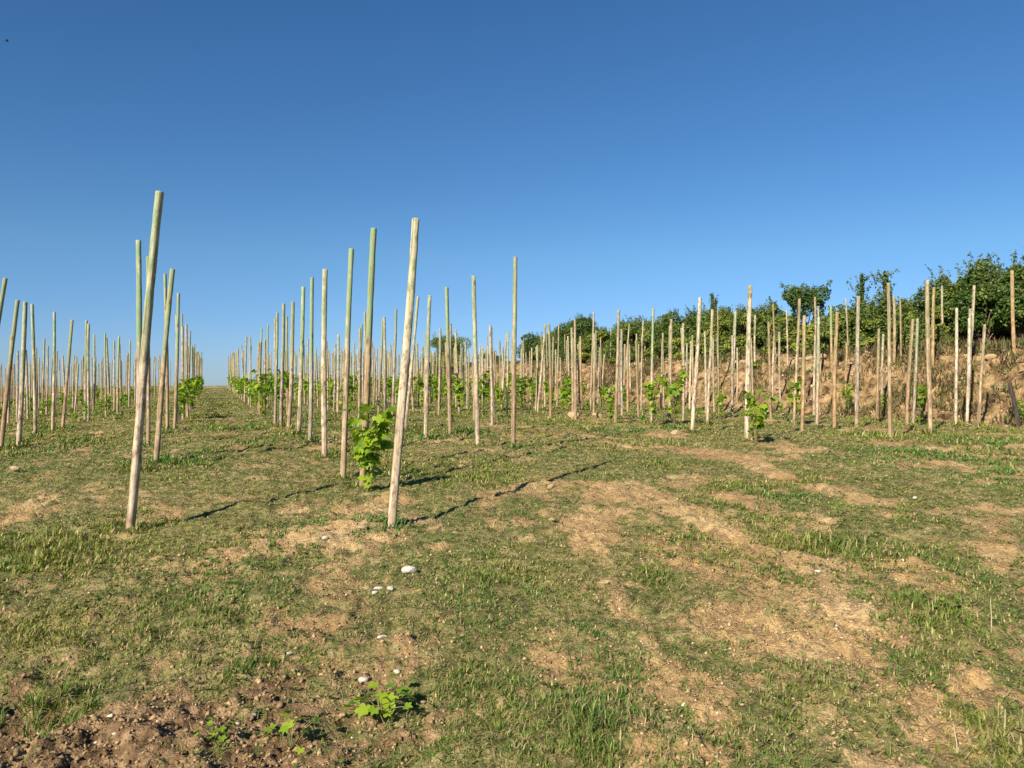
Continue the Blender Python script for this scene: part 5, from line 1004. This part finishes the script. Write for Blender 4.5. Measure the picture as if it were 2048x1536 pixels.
def build_grass():
    out = []
    x, y, r = scatter(210000, 1.9, 60, 1.4)
    b = bareness(x, y)
    vp = vp_of(x, y)
    keep = rng.random(len(x)) < np.clip(1.95 - 2.7 * b, 0.02, 1) * np.clip(.5 + 2.6 * (fbm(x * 7, y * 7, 66, 3) - .35), .12, 1)
    keep &= ~((vp > 19.5) & (rng.random(len(x)) < .3))
    x, y, r, b = x[keep], y[keep], r[keep], b[keep]
    fx, fy = [], []
    for (px_, py_, *_r) in POSTS:
        k_ = 16 if py_ < 14 else 8
        fx.append(px_ + rng.normal(0, .075, k_)); fy.append(py_ + rng.normal(0, .075, k_))
    fx = np.concatenate(fx); fy = np.concatenate(fy)
    x = np.concatenate([x, fx]); y = np.concatenate([y, fy]); r = np.concatenate([r, np.hypot(fx, fy)]); b = np.concatenate([b, np.full(len(fx), .1)])
    nb = 7
    X = np.repeat(x, nb); Y = np.repeat(y, nb); Rr = np.repeat(r, nb); B = np.repeat(b, nb)
    n = len(X)
    sp = .018 * np.clip(Rr / 3.5, 1, 7) ** .8
    yaw = rng.uniform(0, 2 * np.pi, n)
    q = np.abs(rng.normal(0, 1, n)) * sp
    X = X + np.cos(yaw) * q; Y = Y + np.sin(yaw) * q
    tall = np.clip((fbm(X * .9, Y * .9, 52, 3) - .35) * 2.4, .3, 1.7) * (1 - .4 * B)
    tall[-len(fx) * nb:] = rng.uniform(.7, 2.0, len(fx) * nb)
    for cx, cy, rx, ry, s in TALL:
        tall = tall + s * np.exp(-(((X - cx) / rx) ** 2 + ((Y - cy) / ry) ** 2))
    h = rng.uniform(.025, .066, n) * tall * np.clip(Rr / 8, 1, 1.9)
    wd = rng.uniform(.0034, .0064, n) * np.clip(Rr / 3.0, 1, 9) ** .9
    z = ground_z(X, Y) - .004
    lean = np.abs(rng.normal(.55, .35, n))
    V, Q, T, C = blades(np.stack([X, Y, z], -1), h, wd, yaw + rng.normal(0, .8, n), lean, green_cols(n, X, Y, Rr), rng.uniform(.2, .9, n))
    me = mesh_np('grass', V, [Q, T], M_GRASS, C)
    o = bpy.data.objects.new('grass', me)
    tag(link(o), 'short olive green turf growing in patches between the stakes', 'grass', kind='stuff')
    # dry straw lying on the soil
    x, y, r = scatter(190000, 1.9, 40, 1.45)
    b = bareness(x, y)
    keep = rng.random(len(x)) < np.clip(.85 - 2.2 * np.clip(b - .42, 0, 1), .06, 1)
    x, y, r = x[keep], y[keep], r[keep]
    n = len(x)
    z = ground_z(x, y) + rng.uniform(0.001, .018, n)
    t = rng.random(n)
    col = lerp((.40, .32, .16), (.23, .17, .09), t)
    h = rng.uniform(.02, .07, n) * np.clip(r / 8, 1, 1.7); wd = rng.uniform(.0018, .0034, n) * np.clip(r / 3., 1, 9) ** .85
    V, Q, T, C = blades(np.stack([x, y, z], -1), h, wd, rng.uniform(0, 6.28, n), rng.uniform(1.0, 1.6, n), col, rng.uniform(0, .3, n))
    me = mesh_np('dry_grass', V, [Q, T], M_DRY, C)
    o = bpy.data.objects.new('dry_grass', me)
    tag(link(o), 'dry straw coloured grass litter lying on the soil', 'dry grass', kind='stuff')
    # broad small weeds (clover-like rosettes) in the near field
    x, y, r = scatter(9000, 1.9, 14, 1.2)
    m = fbm(x * .7, y * .7, 201, 3)
    keep = (m > .55) & (bareness(x, y) < .7)
    x, y, r = x[keep], y[keep], r[keep]
    k = 6
    X = np.repeat(x, k); Y = np.repeat(y, k)
    n = len(X)
    yaw = rng.uniform(0, 6.28, n)
    Z = ground_z(X, Y)
    c = lerp((.060, .105, .024), (.15, .19, .045), rng.random(n))
    V, Q, T, C = blades(np.stack([X + np.cos(yaw) * .008, Y + np.sin(yaw) * .008, Z], -1), rng.uniform(.014, .032, n), rng.uniform(.007, .014, n), yaw, rng.uniform(.5, 1.3, n), c, .35)
    me = mesh_np('weeds', V, [Q, T], M_GRASS, C)
    o = bpy.data.objects.new('ground_weeds', me)
    tag(link(o), 'small dark green broad leaved weeds spread through the turf', 'weeds', kind='stuff')
build_grass()

# ------------------------------------------------------------------ soil crumbs and rubble
def lumps(P, s, col, seed=1):
    """octahedral irregular lumps"""
    r = np.random.default_rng(seed)
    base = np.array([[1, 0, 0], [0, 1, 0], [-1, 0, 0], [0, -1, 0], [0, 0, .8], [0, 0, -.6]], float)
    n = len(P)
    a = r.uniform(0, 6.28, n)
    B = base[None] * r.uniform(.65, 1.25, (n, 6, 1))
    ca, sa = np.cos(a)[:, None], np.sin(a)[:, None]
    Bx = B[:, :, 0] * ca - B[:, :, 1] * sa; By = B[:, :, 0] * sa + B[:, :, 1] * ca
    B = np.stack([Bx, By, B[:, :, 2]], -1) + r.normal(0, .22, (n, 6, 3))
    V = P[:, None] + B * s[:, None, None]
    F = np.array([[0, 1, 4], [1, 2, 4], [2, 3, 4], [3, 0, 4], [1, 0, 5], [2, 1, 5], [3, 2, 5], [0, 3, 5]])
    F = (np.arange(n)[:, None, None] * 6 + F[None]).reshape(-1, 3)
    return V.reshape(-1, 3), F, np.repeat(col, 6, axis=0)

def build_crumbs():
    x, y, r = scatter(110000, 1.9, 16, 1.5)
    keep = rng.random(len(x)) < np.clip(bareness(x, y) * 1.4 - .25, .03, 1)
    x, y, r = x[keep], y[keep], r[keep]
    n = len(x)
    s = np.clip(rng.lognormal(-5.3, .5, n), .002, .014)
    dug = np.exp(-(((x + 1.9) / 1.3) ** 2 + ((y - 2.85) / .7) ** 2))
    s = s * (1 + .35 * dug)
    P = np.stack([x, y, ground_z(x, y) + s * .2], -1)
    c = lerp((.18, .115, .06), (.50, .36, .20), rng.random(n)) * (1 - .35 * dug[:, None])
    pale = rng.random(n) < .012
    c[pale] = (.60, .54, .42)
    V, F, C = lumps(P, s, c)
    o = bpy.data.objects.new('soil_crumbs', mesh_np('soil_crumbs', V, [F], M_PEB, C))
    tag(link(o), 'tan soil crumbs and grit scattered over the bare patches', 'soil crumbs', kind='stuff')
    # rubble on the bank
    n = 9000
    y = 8 + 60 * rng.random(n) ** 1.5
    v = rng.uniform(15.5, 19.0, n)
    x = v - .39 * y
    s = np.clip(rng.lognormal(-3.45, .5, n), .015, .10)
    P = np.stack([x, y, ground_z(x, y) + s * .15], -1)
    c = lerp((.14, .095, .055), (.42, .31, .19), rng.random(n) ** 1.5)
    V, F, C = lumps(P, s, c, 5)
    o = bpy.data.objects.new('bank_rubble', mesh_np('bank_rubble', V, [F], M_PEB, C))
    tag(link(o), 'brown stones and clods covering the face of the bank', 'rubble', kind='stuff')
build_crumbs()

# ------------------------------------------------------------------ stones
def stone_mesh(seed, mat, flat=.62, sub=2):
    import bmesh
    bm = bmesh.new()
    bmesh.ops.create_icosphere(bm, subdivisions=sub, radius=1)
    r = random.Random(seed)
    planes = [Vector((r.gauss(0, 1), r.gauss(0, 1), r.gauss(0, 1))).normalized() for _ in range(9)]
    dd = [r.uniform(.62, .9) for _ in planes]
    for v in bm.verts:
        for p, d in zip(planes, dd):
            t = v.co.dot(p)
            if t > d: v.co -= p * (t - d) * .92
        v.co += Vector((r.gauss(0, .018), r.gauss(0, .018), r.gauss(0, .018)))
        v.co.z *= flat
    me = bpy.data.meshes.new('stone')
    bm.to_mesh(me); bm.free()
    me.materials.append(mat)
    return me

STONE_W = [stone_mesh(i, M_STONE) for i in range(4)]
STONE_T = [stone_mesh(i + 10, M_TAN) for i in range(4)]
rs = random.Random(3)
for i, (x, y, size, kind, label, group) in enumerate(STONES):
    me = (STONE_W if kind == 'w' else STONE_T)[i % 4]
    o = bpy.data.objects.new('stone', me)
    s = size / 2 * 1.15
    o.scale = (s, s * rs.uniform(.6, .8), s * rs.uniform(.7, .95))
    o.rotation_euler = (rs.uniform(-.15, .15), rs.uniform(-.15, .15), rs.uniform(0, .5))
    o.location = (x, y, float(ground_z(x, y)) + s * .4)
    tag(link(o), label, 'stone', group)

# ------------------------------------------------------------------ vineyard stakes
def post_mesh(seed, r0=.031, r1=.028, h=2.4, sides=16, nz=22):
    r = np.random.default_rng(seed)
    z = np.concatenate([[-.18], np.linspace(0, h - .012, nz), [h, h + .001]])
    t = np.clip(z / h, 0, 1)
    rad = r0 + (r1 - r0) * t
    rad[-2] *= .93; rad[-1] *= .55
    bx = .013 * np.sin(t * r.uniform(2, 4) + r.uniform(0, 6)) ; by = .010 * np.sin(t * r.uniform(2, 4) + r.uniform(0, 6))
    bx -= bx[1]; by -= by[1]
    bx *= 1; a = np.linspace(0, 2 * np.pi, sides, endpoint=False)
    prof = 1 + .06 * np.sin(a * 2 + r.uniform(0, 6)) + .02 * np.sin(a * 5 + r.uniform(0, 6))
    V = []
    for k in range(len(z)):
        kn = 1 + .035 * r.normal() if 0 < k < len(z) - 2 else 1
        wob = prof * kn + .012 * r.normal(0, 1, sides)
        V.append(np.stack([bx[k] + np.cos(a) * rad[k] * wob, by[k] + np.sin(a) * rad[k] * wob, np.full(sides, z[k])], -1))
    V = np.array(V).reshape(-1, 3)
    nz_ = len(z)
    idx = np.arange(nz_ * sides).reshape(nz_, sides); nx = np.roll(idx, -1, 1)
    Q = np.stack([idx[:-1], nx[:-1], nx[1:], idx[1:]], -1).reshape(-1, 4)
    top = idx[-1][None]
    me = mesh_np('wooden_stake', V, [Q, top], M_POST)
    sm = np.ones(len(me.polygons), bool); sm[-sides - 1:] = False
    me.polygons.foreach_set('use_smooth', sm)
    return me

POSTM = [post_mesh(i) for i in range(8)]
POSTF = [post_mesh(i + 30, sides=8, nz=5) for i in range(4)]

WOOD = {'pale': (.58, .49, .36), 'cream': (.60, .51, .37), 'white': (.70, .62, .49), 'tan': (.47, .36, .23), 'orange': (.50, .33, .17),
        'brown': (.38, .27, .16), 'grey': (.44, .39, .32), 'mid': (.48, .38, .26)}
def place_post(x, y, tx, ty, h, me, label, group, rad=1.0, rot=0.0, tone='mid', green=.4):
    z = float(ground_z(x, y))
    o = bpy.data.objects.new('wooden_stake', me)
    d = Vector((tx, ty, h))
    L = d.length
    q = Vector((0, 0, 1)).rotation_difference(d.normalized())
    o.rotation_mode = 'QUATERNION'
    from mathutils import Quaternion
    o.rotation_quaternion = q @ Quaternion((0, 0, 1), rot)
    o.scale = (rad, rad, L / 2.4)
    o.location = (x, y, z)
    o.color = (*WOOD[tone], green)
    return tag(link(o), label, 'stake', group)

for i, (x, y, tx, ty, h, rad, label, group) in enumerate(POSTS):
    tn = next((k for k in ('white', 'brightest', 'cream', 'orange', 'pale', 'brown', 'tan', 'grey', 'dark') if k in label.replace('brown bank', '').replace('pale one', '')), None)
    tn = {'brightest': 'cream', 'dark': 'grey', None: ('mid', 'tan', 'grey', 'pale')[i % 4]}.get(tn, tn)
    gr = .85 if 'green' in label else (.62 if x + .39 * y < 5 else .22)
    if 'tall pale stake nearest' in label: tn, gr = 'cream', .42
    place_post(x, y, tx, ty, h, POSTM[i % 8], label, group, rad, i * 2.4, tn, gr)
rp = random.Random(11)
far = []
for i, (x, y, row) in enumerate(FARPOSTS):
    h = rp.gauss(2.25, .13) if x + .39 * y < 16.2 else rp.gauss(1.75, .1)
    tn = rp.choice(('mid', 'tan', 'brown', 'pale', 'grey', 'mid', 'orange' if x > 2 else 'mid'))
    tx, ty = rp.gauss(0, .05), rp.gauss(0, .05)
    if i < N_FAR:
        place_post(x, y, tx, ty, h, POSTF[i % 4], ROWLAB[row][0], ROWLAB[row][1], rp.uniform(.85, 1.15), rp.uniform(0, 6), tn, rp.uniform(.1, .5))
    else:
        far.append((x, y, tx, ty, h))
if far:
    # stakes beyond the 300 largest, merged as one uncountable mass on the crest
    VV, QQ = [], []
    a = np.linspace(0, 2 * np.pi, 6, endpoint=False)
    for k, (x, y, tx, ty, h) in enumerate(far):
        z = float(ground_z(x, y)) - .1
        b0 = np.stack([x + .034 * np.cos(a), y + .034 * np.sin(a), np.full(6, z)], -1)
        b1 = np.stack([x + tx + .031 * np.cos(a), y + ty + .031 * np.sin(a), np.full(6, z + h + .1)], -1)
        VV += [b0, b1]
        i0 = np.arange(6) + k * 12; n0 = np.roll(i0, -1)
        QQ.append(np.stack([i0, n0, n0 + 6, i0 + 6], -1))
    me = mesh_np('distant_stakes', np.vstack(VV), [np.vstack(QQ)], M_POST)
    fo = bpy.data.objects.new('distant_stakes', me); fo.color = (.46, .35, .23, .3)
    tag(link(fo), 'mass of the farthest thin stakes crowding the crest', 'stakes', kind='stuff')

# ------------------------------------------------------------------ leaves and tubes
def weathered_stub():
    x, y, dx, h = STUB
    m = mat_bark('old_dark_wood', (.022, .017, .013), (.075, .060, .048))
    t_ = np.linspace(0, 1, 9)
    pts = [(dx * k * k + .02 * math.sin(k * 5), 0.01 * k, -.1 + (h + .1) * k) for k in t_]
    v, f = tube(pts, .055, .035, 9)
    n_ = len(v)
    v = v + np.random.default_rng(8).normal(0, .004, v.shape)
    o = bpy.data.objects.new('wooden_stub', mesh_np('wooden_stub', v, [f, np.arange(n_ - 9, n_)[None]], m))
    o.location = (x, y, float(ground_z(x, y)))
    tag(link(o), 'short dark weathered bent stub before the bank at the right edge', 'stub')

def tube(pts, r0, r1, sides=6):
    pts = [Vector(p) for p in pts]
    V, n = [], len(pts)
    for i, p in enumerate(pts):
        d = (pts[min(i + 1, n - 1)] - pts[max(i - 1, 0)]).normalized()
        u = d.orthogonal().normalized(); v = d.cross(u)
        r = r0 + (r1 - r0) * i / (n - 1)
        V += [p + (u * math.cos(a) + v * math.sin(a)) * r for a in [2 * math.pi * k / sides for k in range(sides)]]
    F = []
    for i in range(n - 1):
        for k in range(sides):
            F.append((i * sides + k, i * sides + (k + 1) % sides, (i + 1) * sides + (k + 1) % sides, (i + 1) * sides + k))
    return np.array([tuple(v) for v in V]), np.array(F)

weathered_stub()

def join_tubes(ts):
    V, F, o = [], [], 0
    for v, f in ts:
        V.append(v); F.append(f + o); o += len(v)
    return np.vstack(V), np.vstack(F)

GL = []            # lobed grape leaf outline, unit length, attached at the origin
for a_, r_ in [(0, 1.0), (12, .80), (24, .62), (38, .80), (52, .90), (64, .78), (78, .52), (96, .66), (112, .64), (128, .50), (150, .42), (168, .20)]:
    GL.append((a_, r_))
_out = [(math.cos(R(a)) * r * .62, math.sin(R(a)) * r * .62) for a, r in GL] + [(-.02, 0)] + [(math.cos(R(a)) * r * .62, -math.sin(R(a)) * r * .62) for a, r in GL[:0:-1]]
_out = np.array(_out); _out[:, 0] += .12
GLN = len(_out)

def grape_leaves(P, size, yaw, pitch, roll, col):
    n = len(P)
    u = _out[:, 0]; v = _out[:, 1]
    base = np.stack([u, v, .18 * np.abs(v) - .35 * np.clip(u - .2, 0, 1) ** 2 + .03 * np.sin(v * 22)], -1)
    base = np.vstack([[[.14, 0, 0]], base])
    cy, sy, cp, sp, cr, sr = np.cos(yaw), np.sin(yaw), np.cos(pitch), np.sin(pitch), np.cos(roll), np.sin(roll)
    B = base[None] * size[:, None, None]
    x, y, z = B[..., 0], B[..., 1], B[..., 2]
    y, z = y * cr[:, None] - z * sr[:, None], y * sr[:, None] + z * cr[:, None]
    x, z = x * cp[:, None] + z * sp[:, None], -x * sp[:, None] + z * cp[:, None]
    x, y = x * cy[:, None] - y * sy[:, None], x * sy[:, None] + y * cy[:, None]
    V = np.stack([x, y, z], -1) + P[:, None]
    k = GLN + 1
    i = np.arange(1, GLN + 1); j = np.roll(i, -1)
    F = np.stack([np.zeros(GLN, int), i, j], -1)
    F = (np.arange(n)[:, None, None] * k + F[None]).reshape(-1, 3)
    return V.reshape(-1, 3), F, np.repeat(col, k, axis=0)

def make_vine(seed, h=.75, spread=.26, nl=46, lsize=.12, name='young_grapevine'):
    r = np.random.default_rng(seed)
    ts, LP, LY = [], [], []
    top = h * .52
    pts = [(0, 0, -.05)]
    for k in range(1, 7):
        pts.append((r.normal(0, .012), r.normal(0, .012), top * k / 6))
    trunk = tube(pts, .014, .010, 7)
    for s in range(r.integers(4, 6)):
        a = r.uniform(0, 6.28); z0 = top * r.uniform(.06, 1.0)
        L = (h - z0) * r.uniform(.7, 1.05) + .04
        out = spread * r.uniform(.3, 1.0)
        p = []
        for k in range(6):
            t = k / 5
            p.append((math.cos(a) * out * t ** .8 + r.normal(0, .008), math.sin(a) * out * t ** .8 + r.normal(0, .008), z0 + L * t - .05 * t * t))
        ts.append(tube(p, .0045, .002, 5))
        for k in range(int(nl / 4.5)):
            t = r.uniform(.05, 1)
            i = min(int(t * 5), 4); f = t * 5 - i
            q = np.array(p[i]) * (1 - f) + np.array(p[i + 1]) * f
            LP.append(q + r.normal(0, .03, 3)); LY.append(a + r.normal(0, 1.3))
    LP = np.array(LP); LY = np.array(LY); n = len(LP)
    t = r.random(n)
    col = lerp((.085, .20, .014), (.30, .40, .022), t)
    V, F, C = grape_leaves(LP, lsize * r.uniform(.55, 1.15, n), LY, r.uniform(.0, 1.2, n), r.normal(0, .45, n), col)
    leaf = mesh_np('foliage', V, [F], M_VINE, C)
    v, f = trunk
    tr = mesh_np('trunk', v, [f], M_BARK, smooth=True)
    v, f = join_tubes(ts)
    sh = mesh_np('shoot', v, [f], M_SHOOT, smooth=True)
    return tr, sh, leaf

def put_vine(meshes, x, y, rot, sc, label, group, name='young_grapevine', cat='grapevine'):
    e = empty(name, (x, y, float(ground_z(x, y)) - .01))
    e.rotation_euler = (0, 0, rot); e.scale = (sc, sc, sc)
    tag(e, label, cat, group)
    for nm, me in zip(('trunk', 'shoots', 'foliage'), meshes):
        link(bpy.data.objects.new(nm, me), e)
    return e

VINES_P = [make_vine(s, .92, .19, 70, .125) for s in range(100, 106)]
MAINV = make_vine(77, .80, .27, 84, .145)
rv = random.Random(5)
for i, (x, y, sc, big, label, group) in enumerate(VINES):
    put_vine(MAINV if big else VINES_P[i % 6], x, y, rv.uniform(0, 6.28), sc, label, group)

# low leafy seedlings in the foreground
def make_seedling(seed, n=15, size=.05, h=.12):
    r = np.random.default_rng(seed)
    ts, LP, LY = [], [], []
    for k in range(n):
        a = r.uniform(0, 6.28); o = r.uniform(.01, .11); z = h * r.uniform(.25, 1)
        e = np.array((math.cos(a) * o, math.sin(a) * o, z))
        ts.append(tube([(0, 0, -.01), tuple(e * .5 + (0, 0, .015)), tuple(e)], .0018, .001, 4))
        LP.append(e); LY.append(a + r.normal(0, .4))
    n = len(LP)
    V, F, C = grape_leaves(np.array(LP), size * r.uniform(.7, 1.3, n), np.array(LY), r.uniform(-.3, .6, n), r.normal(0, .3, n), lerp((.12, .25, .025), (.30, .40, .03), r.random(n)))
    v, f = join_tubes(ts)
    return mesh_np('stems', v, [f], M_SHOOT), mesh_np('foliage', V, [F], M_VINE, C)

for i, (x, y, sc, label) in enumerate(SEEDLINGS):
    st, lf = make_seedling(300 + i, 22 if sc > 1 else 14)
    e = empty('broadleaf_weed', (x, y, float(ground_z(x, y)) + .004))
    e.scale = (sc, sc, sc)
    tag(e, label, 'weed')
    link(bpy.data.objects.new('stems', st), e); link(bpy.data.objects.new('foliage', lf), e)

# dry upright stalks
for i, (x, y, h, lean, label) in enumerate(STALKS):
    v, f = tube([(0, 0, -.02), (lean * .3, 0, h * .4), (lean, .01, h)], .0035, .002, 5)
    c = np.tile((.48, .44, .26), (len(v), 1))
    e = bpy.data.objects.new('dry_stalk', mesh_np('dry_stalk', v, [f], M_DRY, c))
    e.location = (x, y, float(ground_z(x, y)))
    tag(link(e), label, 'stalk')

# ------------------------------------------------------------------ shrubs on the bank
def leaf_quads(P, s, nrm, r, col):
    n = len(P)
    up = r.normal(0, 1, (n, 3))
    a = np.cross(nrm, up); a /= np.linalg.norm(a, axis=1)[:, None] + 1e-6
    b = np.cross(nrm, a); b /= np.linalg.norm(b, axis=1)[:, None] + 1e-6
    L = a * s[:, None]; W = b * (s * .36)[:, None]
    fold = nrm * (s * .12)[:, None]
    V = np.stack([P - L * .5, P + W + fold, P + L * .5, P - W + fold], 1).reshape(-1, 3)
    i = np.arange(n)[:, None] * 4
    F = np.concatenate([i + np.array([[0, 1, 2]]), i + np.array([[0, 2, 3]])])
    return V, F, np.repeat(col, 4, axis=0)

def make_shrub(seed, w_, h_, kind):
    """kind: bush, tall (tree with a trunk), umbrella, spire, low"""
    r = np.random.default_rng(seed)
    ts, lobes = [], []
    if kind == 'umbrella':
        zc, hh = h_ * .80, h_ * .17
        nl = 9
        for k in range(nl):
            a = r.uniform(0, 6.28); o = w_ * .5 * math.sqrt(r.random()) * .8
            lobes.append((math.cos(a) * o, math.sin(a) * o * .8, zc + r.normal(0, hh * .5), w_ * r.uniform(.12, .2), hh * r.uniform(.5, .9)))
    elif kind == 'spire':
        for k in range(7):
            z = h_ * (.25 + .7 * k / 6)
            lobes.append((r.normal(0, w_ * .10), r.normal(0, w_ * .1), z, w_ * .42 * (1.05 - k / 7), h_ * .12))
    else:
        zmin = {'tall': .30, 'bush': .16, 'low': .1}[kind]
        nl = {'tall': 22, 'bush': 18, 'low': 9}[kind]
        for k in range(nl):
            a = r.uniform(0, 6.28); zt = r.uniform(zmin, .86)
            prof = math.sin(math.pi * min(1, (zt - zmin) / (1.06 - zmin) * .80 + .2)) ** .6
            o = w_ * .5 * prof * math.sqrt(r.random()) * .82
            q = r.uniform(.13, .24)
            lobes.append((math.cos(a) * o, math.sin(a) * o, zt * h_, w_ * q, min(w_ * q, h_ * .17) * r.uniform(.7, 1.05)))
    yel = {'low': .75, 'bush': .3, 'tall': .12, 'umbrella': .15, 'spire': .15}[kind]
    base_t = np.clip(yel + r.normal(0, .2), 0, 1)
    PP, NN, CC, SS = [], [], [], []
    for (lx, ly, lz, lr, lh) in lobes:
        m = int(np.clip(1100 * lr * 2.0 * (lh + .3), 140, 900))
        d = r.normal(0, 1, (m, 3)); d /= np.linalg.norm(d, axis=1)[:, None]
        rad = r.uniform(.45, 1.0, m) ** .5 * (1 + .28 * (fbm(d[:, 0] * 3 + lx * 5, d[:, 1] * 3 + d[:, 2] * 2.2 + lz * 7, seed, 2) - .5) * 2)
        PP.append(np.array((lx, ly, lz)) + d * rad[:, None] * np.array((lr, lr, lh)))
        nn = d * .7 + r.normal(0, .65, (m, 3)) + np.array((0, 0, .35))
        NN.append(nn / np.linalg.norm(nn, axis=1)[:, None])
        tl = np.clip(base_t + r.normal(0, .15) + r.normal(0, .14, m), 0, 1)
        CC.append(lerp((.052, .105, .018), (.26, .29, .048), tl))
        SS.append(r.uniform(.055, .105, m))
        # limb towards the lobe
        ts.append(tube([(0, 0, 0), (lx * .35, ly * .35, lz * .45), (lx * .8, ly * .8, lz * .85), (lx, ly, lz)], .018 + .006 * w_, .005, 5))
        # loose shoots that break the outline
        for q in range(3 if kind != 'low' else 1):
            d0 = r.normal(0, .45, 3) + np.array((0, 0, 1.0)); d0 /= np.linalg.norm(d0)
            s0 = np.array((lx, ly, lz)); L = lh + r.uniform(.12, .55)
            s1 = s0 + d0 * L
            if s1[2] > h_ * 1.06: s1[2] = h_ * 1.06
            ts.append(tube([tuple(s0), tuple(s0 * .5 + s1 * .5 + r.normal(0, .02, 3)), tuple(s1)], .007, .003, 4))
            mm = 26
            t = r.uniform(.3, 1, mm)[:, None]
            PP.append(s0 * (1 - t) + s1 * t + r.normal(0, .035, (mm, 3)))
            nn = r.normal(0, 1, (mm, 3)); NN.append(nn / np.linalg.norm(nn, axis=1)[:, None])
            CC.append(lerp((.045, .09, .02), (.14, .18, .04), r.random(mm)))
            SS.append(r.uniform(.05, .09, mm))
    P = np.vstack(PP)
    P[:, 2] = np.maximum(P[:, 2], .03)
    V, F, C = leaf_quads(P, np.concatenate(SS), np.vstack(NN), r, np.vstack(CC))
    crown = mesh_np('crown', V, [F], M_LEAF, C)
    if kind in ('tall', 'umbrella', 'spire'):
        ts.append(tube([(0, 0, -.3), (.03, .02, h_ * .3), (-.02, .04, h_ * .6), (0, 0, h_ * .82)], .03 + .014 * w_, .014, 7))
    else:
        for k in range(4):
            a = r.uniform(0, 6.28)
            ts.append(tube([(0, 0, -.2), (math.cos(a) * w_ * .12, math.sin(a) * w_ * .12, h_ * .35), (math.cos(a) * w_ * .25, math.sin(a) * w_ * .25, h_ * .7)], .025, .008, 5))
    v, f = join_tubes(ts)
    return crown, mesh_np('trunk', v, [f], M_BARK, smooth=True)

for i, (x, y, w_, h_, kind, name, label, cat) in enumerate(SHRUBS):
    crown, tr = make_shrub(500 + i, w_, h_, kind)
    e = empty(name, (x, y, float(ground_z(x, y)) - .03))
    tag(e, label, cat, 'bushes and small trees along the top of the bank')
    link(bpy.data.objects.new('trunk', tr), e)
    link(bpy.data.objects.new('crown', crown), e)

# scrub of tall weeds on and above the bank
def build_scrub():
    n0 = 8500
    y = 9 + 50 * rng.random(n0) ** 1.3
    v = rng.uniform(16.0, 21.5, n0)
    x = v - .39 * y
    m = fbm(x * .8, y * .5, 400, 3) + .16 * sstep(18, 19.5, v)
    k = m > .57
    x, y = x[k], y[k]
    nb = 16
    X = np.repeat(x, nb) + rng.normal(0, .10, len(x) * nb); Y = np.repeat(y, nb) + rng.normal(0, .10, len(x) * nb)
    n = len(X)
    Z = ground_z(X, Y) + rng.uniform(0, .14, n)
    c = lerp((.050, .085, .022), (.24, .20, .085), rng.random(n))
    br = rng.random(n) < .35
    c[br] = np.array((.17, .115, .065)) * rng.uniform(.6, 1.2, (br.sum(), 1))
    V, Q, T, C = blades(np.stack([X, Y, Z], -1), rng.uniform(.06, .24, n), rng.uniform(.012, .035, n), rng.uniform(0, 6.28, n), np.abs(rng.normal(.4, .4, n)), c, .4)
    o = bpy.data.objects.new('bank_scrub', mesh_np('bank_scrub', V, [Q, T], M_GRASS, C))
    tag(link(o), 'olive weeds and scrub scattered over the brown bank', 'scrub', kind='stuff')
build_scrub()

# ------------------------------------------------------------------ a small bird high at the left
def build_bird():
    import bmesh
    M = newmat('dark_feathers')[0]
    M.node_tree.nodes['Principled BSDF'].inputs['Base Color'].default_value = (.03, .03, .035, 1)
    bx, by, bz = BIRD
    e = empty('bird', (bx, by, bz))
    e.rotation_euler = (0, 0, R(35))
    tag(e, 'tiny dark bird flying high in the upper left sky', 'bird')
    prof = [(-.17, .004), (-.12, .018), (-.05, .036), (.02, .040), (.08, .028), (.11, .024), (.14, .020), (.165, .006)]
    v, f = tube([(a, 0, 0) for a, _ in prof], 1, 1, 8)
    v = v.reshape(len(prof), 8, 3)
    for i, (a, rr) in enumerate(prof):
        c = np.array((a, 0, 0)); v[i] = c + (v[i] - c) * rr
    link(bpy.data.objects.new('body', mesh_np('body', v.reshape(-1, 3), [f], M, smooth=True)), e)
    for s in (-1, 1):
        V = np.array([(.06, s * .02, .01), (-.05, s * .02, .01), (.07, s * .16, .06), (-.04, s * .16, .05), (-.03, s * .36, .03),
                      (.06, s * .02, .0), (-.05, s * .02, .002), (.07, s * .16, .052), (-.04, s * .16, .044), (-.03, s * .36, .026)], float)
        F4 = np.array([(0, 1, 3, 2), (5, 7, 8, 6), (0, 2, 7, 5), (1, 6, 8, 3)]); F3 = np.array([(2, 3, 4), (7, 9, 8), (2, 4, 9), (2, 9, 7), (3, 8, 9), (3, 9, 4)])
        link(bpy.data.objects.new('wing', mesh_np('wing', V, [F4, F3], M)), e)
    V = np.array([(-.14, .012, 0), (-.14, -.012, 0), (-.25, .04, 0), (-.25, -.04, 0), (-.14, .012, -.006), (-.14, -.012, -.006), (-.25, .04, -.004), (-.25, -.04, -.004)], float)
    F4 = np.array([(0, 1, 3, 2), (4, 6, 7, 5), (0, 2, 6, 4), (1, 5, 7, 3), (2, 3, 7, 6)])
    link(bpy.data.objects.new('tail', mesh_np('tail', V, [F4], M)), e)
build_bird()
